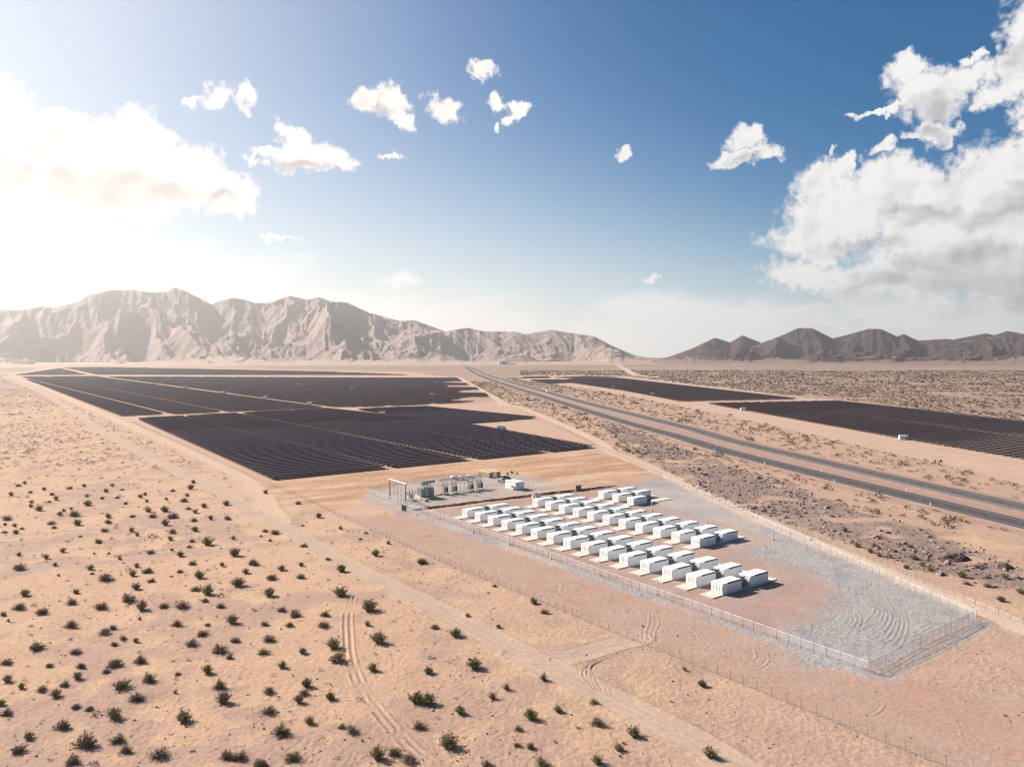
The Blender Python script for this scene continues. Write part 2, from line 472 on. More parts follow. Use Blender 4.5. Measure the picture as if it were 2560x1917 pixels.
MAT = {
 'white': principled('white_paint', (.80, .81, .81), .45, var=.05, scale=.6),
 'white2': principled('white_powder_coat', (.78, .78, .76), .5, var=.05, scale=1.0),
 'louvre': principled('dark_louvre', (.05, .055, .06), .6),
 'trafo': principled('grey_blue_transformer_paint', (.20, .25, .26), .5, var=.15),
 'trafo_dark': principled('dark_transformer_fittings', (.05, .06, .065), .5),
 'concrete': principled('pale_concrete', (.56, .50, .43), .9, var=.14, scale=.8, bump=.3),
 'steel': principled('galvanised_steel', (.36, .37, .38), .5, .5, var=.15, scale=2),
 'steel_pale': principled('pale_pipe', (.74, .72, .67), .5, .2, var=.1),
 'asphalt': None,
 'line': principled('road_paint', (.72, .71, .68), .8, var=.2, scale=1.5),
 'panel_back': principled('solar_module', (.092, .046, .080), .45, var=.35, scale=.15, coords='Object'),
 'rack': principled('rack_steel', (.56, .47, .47), .6, .3),
 'green_cab': principled('grey_green_cabinet', (.38, .41, .37), .5, var=.1),
 'porcelain': principled('brown_porcelain', (.20, .15, .13), .3),
 'tan': principled('tan_container_paint', (.56, .46, .28), .6, var=.1, scale=1),
 'tan_dark': principled('tan_container_end', (.40, .34, .24), .7),
 'glass': principled('dark_glass', (.02, .025, .03), .1, spec=.5),
 'tyre': principled('tyre_rubber', (.02, .02, .02), .9),
 'car_white': principled('white_car_paint', (.75, .75, .75), .3, var=.03),
 'car_dark': principled('dark_car_paint', (.03, .035, .04), .25, var=.05),
 'car_grey': principled('grey_car_paint', (.25, .26, .27), .3, var=.05),
 'slat': principled('dark_slat', (.07, .08, .10), .6, var=.2, scale=1),
 'bush_dry': principled('dry_twig', (.22, .165, .115), .9, var=.35, scale=5),
 'bush_grey': principled('grey_leaf', (.26, .205, .135), .9, var=.3, scale=4),
 'bush_olive': principled('olive_leaf', (.25, .215, .085), .85, var=.3, scale=4),
 'bush_green': principled('green_leaf', (.15, .165, .045), .8, var=.3, scale=4),
 'bush_gold': principled('straw_leaf', (.36, .245, .11), .9, var=.3, scale=4),
 'bush_red': principled('russet_leaf', (.26, .08, .04), .9, var=.3, scale=4),
 'bush_verge': principled('brown_olive_scrub', (.125, .092, .048), .9, var=.35, scale=.3),
 'bush_plain': principled('brown_scrub', (.17, .118, .085), .9, var=.3, scale=.3),
 'rock': principled('purple_grey_rock', (.25, .182, .155), .95, var=.35, scale=.3, coords='Object'),
 'soil_dark': principled('dark_turned_soil', (.085, .055, .045), .95, var=.4, scale=1.2, bump=.8, bscale=3),
 'black': principled('black_plastic', (.02, .02, .022), .6),
}
m = bpy.data.materials.new('dusty_white_enclosure_paint'); m.use_nodes = True
t = NT(m.node_tree); b = m.node_tree.nodes['Principled BSDF']; tcn = t.n('ShaderNodeTexCoord'); oi = t.n('ShaderNodeObjectInfo')
sp = t.n('ShaderNodeSeparateXYZ'); t.put(sp.inputs[0], tcn.outputs['Object'])
vv = t.v('ADD', tcn.outputs['Object'], t.v('SCALE', (1, 1, 1), scale=t.m('MULTIPLY', oi.outputs['Random'], 40.0)))
sk = t.n('ShaderNodeVectorMath', operation='MULTIPLY'); t.put(sk.inputs[0], vv); sk.inputs[1].default_value = (2.2, 2.2, .35)
streak = t.noise(sk.outputs[0], 1.6, 5, .6); blot = t.noise(vv, .5, 4, .6)
dust = t.m('MULTIPLY', t.ramp(t.m('SUBTRACT', streak, t.m('MULTIPLY', sp.outputs[2], .10)), .30, .72), .30)
c = t.mix(t.ramp(blot, .35, .7), (.84, .85, .85), (.76, .77, .775))
c = t.mix(dust, c, (.60, .50, .41))
t.put(b.inputs['Base Color'], c); b.inputs['Roughness'].default_value = .5; b.inputs['Specular IOR Level'].default_value = .3
MAT['enclosure'] = m
def chain_link(name, cover, col):
    m = bpy.data.materials.new(name); m.use_nodes = True
    t = NT(m.node_tree); b = m.node_tree.nodes['Principled BSDF']; out = m.node_tree.nodes['Material Output']
    b.inputs['Base Color'].default_value = (*col, 1); b.inputs['Roughness'].default_value = .55; b.inputs['Metallic'].default_value = .1
    tr = t.n('ShaderNodeBsdfTransparent'); mx = t.n('ShaderNodeMixShader')
    tcn = t.n('ShaderNodeTexCoord')
    nz = t.noise(tcn.outputs['Object'], .35, 3, .6)
    t.put(mx.inputs[0], t.m('MULTIPLY', t.ramp(nz, .1, .9, False), cover * 2))
    t.put(mx.inputs[1], tr.outputs[0]); t.put(mx.inputs[2], b.outputs[0]); t.put(out.inputs[0], mx.outputs[0])
    return m
MAT['mesh'] = chain_link('chain_link_galvanised', .21, (.60, .63, .65))
MAT['mesh_thin'] = chain_link('chain_link_weathered', .11, (.34, .32, .30))

# asphalt with worn wheel paths
def asphalt(name, c0, c1, c2, c3):
    m = bpy.data.materials.new(name); m.use_nodes = True
    t = NT(m.node_tree); b = m.node_tree.nodes['Principled BSDF']
    at = t.n('ShaderNodeAttribute', attribute_name='lane'); tcn = t.n('ShaderNodeTexCoord')
    sx = t.n('ShaderNodeSeparateXYZ'); t.put(sx.inputs[0], at.outputs['Vector'])
    nz = t.noise(tcn.outputs['Object'], .05, 6, .6); nf = t.noise(tcn.outputs['Object'], 1.3, 5, .7)
    wear = t.m('ABSOLUTE', t.m('SINE', t.m('MULTIPLY', sx.outputs[0], 1.75)))
    c = t.mix(t.ramp(nz, .35, .65), c0, c1)
    c = t.mix(t.m('MULTIPLY', t.ramp(wear, .5, 1.0), .5), c, c2)
    c = t.mix(t.m('MULTIPLY', nf, .3), c, c3)
    t.put(b.inputs['Base Color'], c); b.inputs['Roughness'].default_value = .85; b.inputs['Specular IOR Level'].default_value = .25
    return m
MAT['asphalt'] = asphalt('worn_asphalt', (.060, .054, .053), (.078, .069, .065), (.050, .046, .047), (.10, .085, .074))
MAT['asphalt_old'] = asphalt('older_asphalt', (.082, .071, .064), (.10, .087, .077), (.068, .060, .056), (.13, .108, .092))

# soil: survey colours and the painted left glow from the vertex layer, grain and fine relief here
m = bpy.data.materials.new('desert_soil'); m.use_nodes = True
t = NT(m.node_tree); b = m.node_tree.nodes['Principled BSDF']
at = t.n('ShaderNodeAttribute', attribute_name='soil'); rg = t.n('ShaderNodeAttribute', attribute_name='grain')
tcn = t.n('ShaderNodeTexCoord')
n1 = t.noise(tcn.outputs['Object'], .9, 6, .68); n2 = t.noise(tcn.outputs['Object'], .11, 5, .6); n3 = t.noise(tcn.outputs['Object'], 4.5, 4, .7)
k = t.m('ADD', .30, t.m('MULTIPLY', n1, .75)); k = t.m('ADD', k, t.m('MULTIPLY', t.m('SUBTRACT', n2, .5), .34)); k = t.m('ADD', k, t.m('MULTIPLY', n3, .65))
kc = t.n('ShaderNodeCombineXYZ')
for i in range(3): t.put(kc.inputs[i], k)
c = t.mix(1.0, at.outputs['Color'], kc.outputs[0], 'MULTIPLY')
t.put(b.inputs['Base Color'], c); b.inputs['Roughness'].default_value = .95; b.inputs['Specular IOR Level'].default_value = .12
bn = t.n('ShaderNodeBump'); bn.inputs['Distance'].default_value = .7
t.put(bn.inputs['Strength'], t.m('MULTIPLY', rg.outputs['Fac'], .9, clamp=True))
t.put(bn.inputs['Height'], t.m('ADD', t.m('MULTIPLY', n1, .8), t.m('MULTIPLY', n3, .4))); t.put(b.inputs['Normal'], bn.outputs[0])
MAT['soil'] = m

def mountain_mat(name, rock, rock2, sand, pale):
    m = bpy.data.materials.new(name); m.use_nodes = True
    t = NT(m.node_tree); b = m.node_tree.nodes['Principled BSDF']
    gm = t.n('ShaderNodeNewGeometry'); sp = t.n('ShaderNodeSeparateXYZ'); t.put(sp.inputs[0], gm.outputs['Normal'])
    po = gm.outputs['Position']
    n1 = t.noise(po, .004, 7, .62); n2 = t.noise(po, .02, 6, .65); n3 = t.noise(po, .0012, 4, .6)
    c = t.mix(t.ramp(n1, .35, .65), rock, rock2)
    c = t.mix(t.m('MULTIPLY', t.ramp(n2, .5, .75), .35), c, pale)
    c = t.mix(t.ramp(t.m('ADD', sp.outputs[2], t.m('MULTIPLY', t.m('SUBTRACT', n1, .5), .12)), .965, .992), c, sand)
    c = t.mix(t.m('MULTIPLY', t.ramp(n3, .58, .72), .5), c, pale)
    t.put(b.inputs['Base Color'], c); b.inputs['Roughness'].default_value = .95; b.inputs['Specular IOR Level'].default_value = .1
    bn = t.n('ShaderNodeBump'); bn.inputs['Strength'].default_value = .9; bn.inputs['Distance'].default_value = 24
    t.put(bn.inputs['Height'], n2); t.put(b.inputs['Normal'], bn.outputs[0])
    return m
MAT['mount_l'] = mountain_mat('granite_mountain', (.36, .255, .215), (.28, .20, .18), (.48, .335, .25), (.50, .385, .315))
MAT['mount_r'] = mountain_mat('dark_volcanic_hill', (.070, .040, .036), (.036, .026, .030), (.27, .175, .14), (.125, .072, .06))

# ------------------------------------------------------------------ ground
def relief(x, y):
    """gentle swells of the open desert, flat where it was graded"""
    x = np.asarray(x, np.float32); y = np.asarray(y, np.float32)
    r = (fbm(x / 26, y / 26, 3, 3) - .5) * .55 + (fbm(x / 5.5, y / 5.5, 3, 9) - .5) * .16
    return r
FLAT_POLYS = [YARD, CLEAR_L, CLEAR_R, GRAVEL_SUB]
def graded(x, y):
    """1 on graded land, 0 in open desert"""
    x = np.asarray(x, np.float32); y = np.asarray(y, np.float32)
    gsum = np.zeros(x.shape, np.float32)
    for p in FLAT_POLYS: gsum = np.maximum(gsum, sstep(dpoly(x, y, p), -4, 4))
    gsum = np.maximum(gsum, .75 * sstep(dpoly(x, y, STRIP), -3, 3))
    for r, w in ((ROAD_MAIN, 4.5), (ROAD_RIGHT, 4.5), (ROAD_PERIM, 5)):
        gsum = np.maximum(gsum, 1 - sstep(dline(x, y, r)[0], w * .6, w * 1.5))
    for r in (HWY, HWY2): gsum = np.maximum(gsum, 1 - sstep(dline(x, y, r)[0], 12, 26))
    gsum = np.maximum(gsum, sstep(np.hypot(x, y), 500, 900))
    return gsum
def ground_z(x, y):
    x = np.atleast_1d(np.asarray(x, np.float32)); y = np.atleast_1d(np.asarray(y, np.float32))
    return relief(x, y) * (1 - graded(x, y))

def make_ground():
    pxs = np.concatenate([np.arange(2300, 1045, -12.0), np.arange(1045, 14, -2.45), np.arange(14, 10.9, -.8)])
    dist = CH * F / pxs
    az = np.arange(-.715, .7151, .00148)
    A, D = np.meshgrid(az, dist)
    # rows are circles about the point below the drone
    X, Y = (D / np.cos(np.clip(A, -.66, .66)) * np.sin(A)).astype(np.float32), (D / np.cos(np.clip(A, -.66, .66)) * np.cos(A)).astype(np.float32)
    nr, nc = X.shape
    idx = np.arange(nr * nc).reshape(nr, nc)
    q = np.stack([idx[:-1, :-1], idx[:-1, 1:], idx[1:, 1:], idx[1:, :-1]], -1).reshape(-1, 4)
    x, y = X.ravel(), Y.ravel()
    # the rest of the sheet, all round
    a2 = np.linspace(.7151, 2 * math.pi - .715, 60); d2 = np.array([0, 20, 40, 80, 160, 320, 640, 1280, 2600, 5200, 11000.])
    A2, D2 = np.meshgrid(a2, d2); x2, y2 = (D2 * np.sin(A2)).ravel(), (D2 * np.cos(A2)).ravel()
    i2 = np.arange(A2.size).reshape(A2.shape) + x.size
    q2 = np.stack([i2[:-1, :-1], i2[:-1, 1:], i2[1:, 1:], i2[1:, :-1]], -1).reshape(-1, 4)
    a3 = np.linspace(-.716, .716, 30); d3 = np.array([0, 20, 40, 53.2]); A3, D3 = np.meshgrid(a3, d3)
    dd = D3 / np.where(D3 > 50, np.cos(np.clip(A3, -.66, .66)), 1.0)
    x3, y3 = (dd * np.sin(A3)).ravel(), (dd * np.cos(A3)).ravel()
    i3 = np.arange(A3.size).reshape(A3.shape) + x.size + x2.size
    q3 = np.stack([i3[:-1, :-1], i3[:-1, 1:], i3[1:, 1:], i3[1:, :-1]], -1).reshape(-1, 4)
    x = np.concatenate([x, x2, x3]).astype(np.float32); y = np.concatenate([y, y2, y3]).astype(np.float32)
    quads = np.concatenate([q, q2, q3])
    R = np.hypot(x, y)
    z = relief(x, y) * (1 - graded(x, y))
    # ---- colours
    nA = fbm(x / 38, y / 38, 4, 21); nB = fbm(x / 9, y / 9, 4, 33); nC = fbm(x / 160, y / 160, 4, 41); nD = fbm(x / 2.2, y / 2.2, 3, 55)
    e = (nB - .5) * 5 + (nD - .5) * 2.0                           # ragged edges, metres
    def col(c): return np.array(c, np.float32)[None, :]
    def lay(base, c, m): return base * (1 - m[:, None]) + col(c) * m[:, None]
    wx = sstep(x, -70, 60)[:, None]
    C = col((.490, .312, .205)) * (1 - wx) + col((.425, .275, .198)) * wx  # sun-side glow put into the colour: sand brighter and more golden to the left
    C = lay(C, (.515, .340, .205), sstep(nA, .48, .68) * .6)
    C = lay(C, (.345, .222, .182), sstep(nB + (nA - .5) * .8, .48, .70) * .62)
    grain = np.full(x.shape, .55, np.float32)
    # far plain under scrub
    far = sstep(R + (nC - .5) * 700, 800, 1900)
    rightw = sstep(x, 150, 420); far = np.maximum(far, rightw * sstep(R, 420, 800) * .8)
    C = lay(C, (.285, .190, .140), far * .85)
    stre = fbm(x / 420, y / 55, 4, 71)
    C = lay(C, (.40, .29, .21), far * sstep(stre, .52, .66) * .7)
    C = lay(C, (.23, .165, .13), far * sstep(fbm(x / 600, y / 80, 4, 75), .5, .66) * .6)
    C = lay(C, (.55, .41, .31), sstep(R, 4700, 5400) * sstep(fbm(x / 900, y / 130, 3, 77), .42, .6) * .8)
    grain = grain * (1 - far * .7)
    # land graded for the panels and beside them
    d = dpoly(x, y, CLEAR_L) + e; mk = sstep(d, -2, 3)
    C = lay(C, (.45, .292, .207), mk); grain = np.where(d > 0, .28, grain)
    d = dpoly(x, y, CLEAR_R) + e; mk = sstep(d, -2, 3)
    C = lay(C, (.465, .312, .235), mk); grain = np.where(d > 0, .22, grain)
    sr = fbm((x * .1 + y * .02), (y * .018), 3, 81); C = lay(C, (.40, .275, .205), mk * sstep(sr, .5, .7) * .55)
    d = dpoly(x, y, ORANGE) + e; mk = sstep(d, -4, 6)
    u_, v_ = x * U[0] + y * U[1], x * V[0] + y * V[1]
    so = fbm(u_ / 26, v_ / 5, 4, 91)
    C = lay(C, (.44, .262, .155), mk); C = lay(C, (.33, .185, .115), mk * sstep(so, .52, .68) * .8); C = lay(C, (.52, .36, .25), mk * sstep(so, .45, .30) * .7)
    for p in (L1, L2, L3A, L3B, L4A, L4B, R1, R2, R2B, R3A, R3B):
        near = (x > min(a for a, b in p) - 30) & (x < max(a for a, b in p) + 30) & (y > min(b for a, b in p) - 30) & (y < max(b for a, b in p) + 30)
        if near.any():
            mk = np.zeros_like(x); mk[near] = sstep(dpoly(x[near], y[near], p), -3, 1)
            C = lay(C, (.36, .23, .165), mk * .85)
    # strip outside the yard fence, pinkish and churned
    d = dpoly(x, y, STRIP) + e * .8; mk = sstep(d, -2, 2)
    C = lay(C, (.375, .252, .198), mk); C = lay(C, (.39, .238, .170), mk * sstep(fbm(u_ / 5, v_ / 30, 4, 97), .5, .66) * .8)
    grain = np.where(d > 0, .3, grain)
    # yard
    d = dpoly(x, y, YARD) + e * .3; mk = sstep(d, -.8, .8)
    C = lay(C, (.335, .225, .180), mk); C = lay(C, (.385, .275, .225), mk * sstep(nB, .5, .65) * .6); grain = np.where(d > 0, .22, grain)
    gv = np.maximum(sstep(dpoly(x, y, GRAVEL_A) + e * 1.4, -4, 5), sstep(dpoly(x, y, GRAVEL_OUT) + e * .5, -2, 3))
    gv = np.maximum(gv, sstep(dpoly(x, y, GRAVEL_BAND) + e * .2, -.8, .8)); gsub = sstep(dpoly(x, y, GRAVEL_SUB) + e * .6, -1.5, 1.5)
    C = lay(C, (.345, .315, .30), gv * .92); C = lay(C, (.26, .245, .24), gv * sstep(nB * .6 + nD * .4, .5, .68) * .8); C = lay(C, (.44, .36, .30), gv * sstep(nA, .55, .7) * .6)
    C = lay(C, (.37, .305, .265), gsub * .9); C = lay(C, (.30, .25, .22), gsub * sstep(nB, .5, .7) * .6)
    grain = np.where(gv > .5, .6, grain)
    for lp, w in ((LOOP, 5.0), (LOOP2, 4.0)):
        dl = dline(x, y, lp)[0] + e * .5; mk = 1 - sstep(dl, w * .6, w * 1.25)
        C = lay(C, (.355, .235, .188), mk * .6); grain = np.where(dl < w, .18, grain)
    # rubble slope below the highway
    d = dpoly(x, y, ROCKS) + e * 2; mk = sstep(d, -4, 6) * sstep(fbm(x / 14, y / 14, 4, 61), .24, .44)
    C = lay(C, (.285, .205, .170), mk * .85); C = lay(C, (.185, .135, .115), mk * sstep(nD, .5, .7) * .7); grain = np.where(mk > .3, 1.0, grain)
    # highway verges
    for r in (HWY, HWY2):
        dl = dline(x, y, r)[0] + e * .35; C = lay(C, (.315, .205, .160), (1 - sstep(dl, 10, 17)) * .95); grain = np.where(dl < 13, .2, grain)
    dl = dline(x, y, [((a[0] + b_[0]) / 2, (a[1] + b_[1]) / 2) for a, b_ in zip(HWY, HWY2)])[0]
    C = lay(C, (.335, .220, .172), 1 - sstep(dl, 13, 17))
    # dirt roads
    for r, w, c in ((ROAD_PERIM, 4.2, (.50, .345, .24)), (ROAD_MAIN, 3.6, (.43, .305, .225)), (ROAD_RIGHT, 4.2, (.52, .375, .275)), (ROAD_LINK, 5, (.56, .42, .31)), (ROAD_YARD, 3.5, (.47, .34, .25)), (TRACK_A, 3.5, (.43, .30, .225)), (TRACK_PLAIN, 14, (.55, .40, .30)), (LEFT_X1, 1.6, (.38, .27, .21)), (LEFT_X2, 2.0, (.38, .27, .215))):
        dl, sd, al = dline(x, y, r); ww = w * (1 + .25 * (nA - .5)); mk = 1 - sstep(dl + e * .22, ww * .75, ww * 1.2)
        C = lay(C, c, mk * .9)
        rut = np.exp(-((np.abs(sd) - .95) / .38) ** 2) * (mk > .3) * (R < 700)
        C = lay(C, tuple(v * .86 for v in c), rut * .5)
        z = z - rut * .05 + np.exp(-((dl - ww * 1.05) / .5) ** 2) * .13 * (R < 500) * (.4 + nD)
        grain = np.where(mk > .5, .18, grain)
    # tyre tracks: churned ruts with side ridges
    def ruts(pts, half, n_rut, depth, colr=None, seed=0):
        nonlocal z, C
        pts = smooth_line(pts)
        bx = (x > min(p[0] for p in pts) - 6) & (x < max(p[0] for p in pts) + 6) & (y > min(p[1] for p in pts) - 6) & (y < max(p[1] for p in pts) + 6)
        if not bx.any(): return
        xx, yy = x[bx], y[bx]
        dl, sd, al = dline(xx, yy, pts)
        wob = (fbm(al / 14, sd * 0 + seed, 2, 5) - .5) * .5
        wave = np.cos((sd + wob) / half * math.pi * n_rut)
        w = 1 - sstep(dl, half * .8, half * 1.25)
        z[bx] += wave * depth * .62 * w * sstep(fbm(al / 5, sd * .2 + seed, 2, 15), .25, .5)
        if colr is not None:
            mk = w * sstep(-wave, .1, .9) * .45
            C[bx] = C[bx] * (1 - mk[:, None]) + col(colr) * mk[:, None]
    dk = (.36, .255, .195)
    q_ = lambda L, ox, oy, s: [survey(ox + a * s, oy + b_ * s) for a, b_ in L]
    ruts(q_([(725,300),(695,430),(690,580),(715,780),(790,990),(890,1140),(1000,1270),(1150,1430),(1300,1560),(1420,1650)], 650, 1400, .3165), 1.6, 2.5, .24, (.31, .215, .165))
    ruts(q_([(930,1230),(850,1380),(760,1530),(700,1640)], 650, 1400, .3165), .8, 1.5, .07, dk)
    ruts(q_([(720,1120),(560,1300),(430,1470),(320,1640)], 650, 1400, .3165), .35, 1, .05, dk)
    ruts(q_([(1090,640),(1040,860),(960,1120),(900,1240)], 650, 1400, .3165), .3, 1, .05, dk)
    ruts(q_([(1700,540),(1560,800),(1420,1080),(1230,1340),(1040,1560)], 0, 1400, .3165), .35, 1, .05, dk)
    ruts(q_([(1790,260),(1930,480),(1930,780),(1970,1080),(2060,1420)], 0, 1400, .3165), .3, 1, .05, dk)
    ruts(q_([(930,180),(680,400),(700,640),(770,800)], 0, 1400, .3165), .3, 1, .045, dk)
    for a0 in range(6):                                            # fan of turning tracks at the gate
        ruts(q_([(870 + a0 * 6, 690 + a0 * 8),(640 - a0 * 20, 790 + a0 * 10),(480 + a0 * 34, 880 + a0 * 16),(560 + a0 * 30, 1010 + a0 * 8)], 1300, 1400, .3165), .55, 1.2, .10, dk, a0)
    ruts(q_([(870,640),(600,700),(300,745),(100,740)], 1300, 1400, .3165), 1.2, 2, .06, dk)
    for L in ([(1025,400),(1020,480),(990,560),(990,620)],[(1085,430),(1100,500),(1060,570),(1060,630)],[(1290,480),(1380,560),(1430,640),(1480,690)],[(1500,540),(1620,640),(1700,680)],[(1850,710),(1860,770),(1780,805)],[(1950,710),(1975,780),(1900,845),(1830,850)],[(1880,860),(2050,845),(2160,820)],[(640,350),(760,330),(900,400)],[(900,370),(1010,400),(1100,430)]):
        ruts(q_(L, 1300, 1400, .3165), .8, 1.6, .11, dk, len(L))
    for L in ([(620,720),(700,760),(800,790),(920,800)],[(930,810),(950,850),(900,900)],[(1030,830),(1040,890),(960,950),(850,945)],[(1060,890),(1200,905),(1350,945),(1530,950)],[(1080,950),(1300,950)],[(1700,1040),(1760,1110),(1740,1190)],[(1640,1060),(1690,1130)],[(1780,790),(1810,830),(1800,870)],[(800,790),(1100,820),(1400,900),(1800,1010),(2212,1130)],[(1300,960),(1700,1080),(2212,1280)],[(0,570),(300,600),(620,690)],[(100,480),(80,560),(0,570)],[(0,590),(140,560),(280,540)]):
        ruts(q_(L, 1900, 1500, .2984), .8, 1.6, .10, dk, len(L) + 3)
    for L in ([(100,560),(230,640),(330,720),(420,800)],[(480,840),(520,900),(600,910)],[(720,860),(760,880),(740,920)],[(950,1000),(1000,1060),(1200,1100)],[(920,930),(980,1000)],[(0,580),(140,640),(200,700)]):
        ruts(q_(L, 1100, 1180, .2712), 1.0, 2.2, .12, dk, len(L))
    gc = (.26, .245, .235)
    for i in range(9):                                             # sweeping turns in the gravel
        ruts(q_([(840 + 42 * i, 770 + 8 * i),(930 + 36 * i, 850 + 14 * i),(960 + 34 * i, 920 + 18 * i),(880 + 40 * i, 1010 + 22 * i),(760 + 46 * i, 1070 + 22 * i)], 1900, 1250, .2984), .7, 1.4, .09, gc, i)
    for L in ([(560,740),(700,890),(770,980),(740,1040),(640,1090)],[(640,770),(780,900),(845,990),(820,1070)],[(0,420),(150,540),(300,620),(480,690)],[(60,400),(240,560),(400,650)],[(480,960),(560,1010),(620,960)],[(440,980),(500,1020),(600,1000)],[(240,1030),(500,1060),(760,1110),(1000,1120)],[(220,1060),(480,1110),(800,1170),(1100,1170)],[(400,1130),(700,1200),(1000,1210)],[(640,670),(800,680),(920,690),(880,740)],[(520,660),(680,720),(860,740)],[(860,1180),(1100,1190),(1300,1130),(1450,1040)],[(1100,1400),(1400,1240),(1700,1090),(1880,1020)],[(1200,1420),(1500,1270),(1800,1120)]):
        ruts(q_(L, 1900, 1250, .2984), 1.0, 2.0, .10, gc, len(L))
    for L in ([(1160,500),(1300,450),(1500,430),(1650,470),(1750,580)],[(1200,540),(1320,480),(1480,460),(1600,520),(1700,620)],[(1250,560),(1380,510),(1500,500),(1580,560),(1650,640)],[(1100,930),(1300,900),(1550,850),(1700,780)],[(1150,950),(1400,925),(1650,850),(1750,790)],[(1880,900),(2000,960),(2200,960)],[(640,90),(760,130),(860,160),(1000,200)],[(700,80),(900,150),(1100,220)]):
        ruts(q_(L, 1500, 1250, .2712), 1.3, 2.2, .10, gc, len(L))
    # small dents and hoof marks
    z = z + (fbm(x / .62, y / .62, 2, 101) - .5) * .17 * (1 - sstep(R, 250, 420)) * np.clip(grain * 1.6, .15, 1)
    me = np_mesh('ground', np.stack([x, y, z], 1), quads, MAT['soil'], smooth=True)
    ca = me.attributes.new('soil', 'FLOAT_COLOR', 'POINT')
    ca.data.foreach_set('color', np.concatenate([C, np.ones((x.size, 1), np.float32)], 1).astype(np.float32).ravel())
    ga = me.attributes.new('grain', 'FLOAT', 'POINT'); ga.data.foreach_set('value', grain.astype(np.float32))
    o = link('ground', me); tag(o, kind='structure')
make_ground()

# ------------------------------------------------------------------ mountains
SKY_L = [(-700,800),(-500,770),(-300,740),(-150,762),(0,773),(53,775),(110,765),(132,769),(195,755),(220,737),(277,725),(334,724),(374,731),(415,729),(437,718),(468,729),(500,745),(529,761),(545,753),(582,744),(618,750),(635,757),(675,757),(700,747),(724,739),(769,749),(797,743),(830,754),(867,755),(900,771),(922,781),(999,802),(1036,800),(1113,828),(1166,819),(1211,828),(1288,829),(1313,835),(1378,824),(1427,832),(1484,840),(1532,865),(1589,889),(1614,892),(1650,896),(1700,899)]
SKY_R = [(1560,897),(1600,894),(1640,897),(1665,894),(1689,886),(1730,871),(1787,844),(1826,856),(1856,838),(1904,857),(1960,836),(1995,820),(2030,820),(2082,846),(2114,838),(2171,822),(2203,822),(2242,841),(2260,835),(2294,851),(2364,847),(2381,849),(2464,833),(2485,838),(2520,827),(2560,834),(2700,820),(2850,845),(3000,826),(3200,850)]
def erosion(px, py, dx, dy):
    ix, iy = np.floor(px), np.floor(py); fx, fy = px - ix, py - iy
    va = np.zeros_like(px); ga = np.zeros_like(px); gb = np.zeros_like(px); wt_ = np.zeros_like(px)
    for i in range(-2, 2):
        for j in range(-2, 2):
            hx = _h(ix - i, iy - j, 7) * .5; hy = _h(ix - i, iy - j, 8) * .5
            qx, qy = fx + i - hx, fy + j - hy
            w = np.exp(-(qx * qx + qy * qy) * 2); wt_ += w
            mg = (qx * dx + qy * dy) * 2 * math.pi
            va += np.cos(mg) * w; s_ = -np.sin(mg) * w; ga += s_ * dx; gb += s_ * dy
    return va / wt_, ga / wt_, gb / wt_
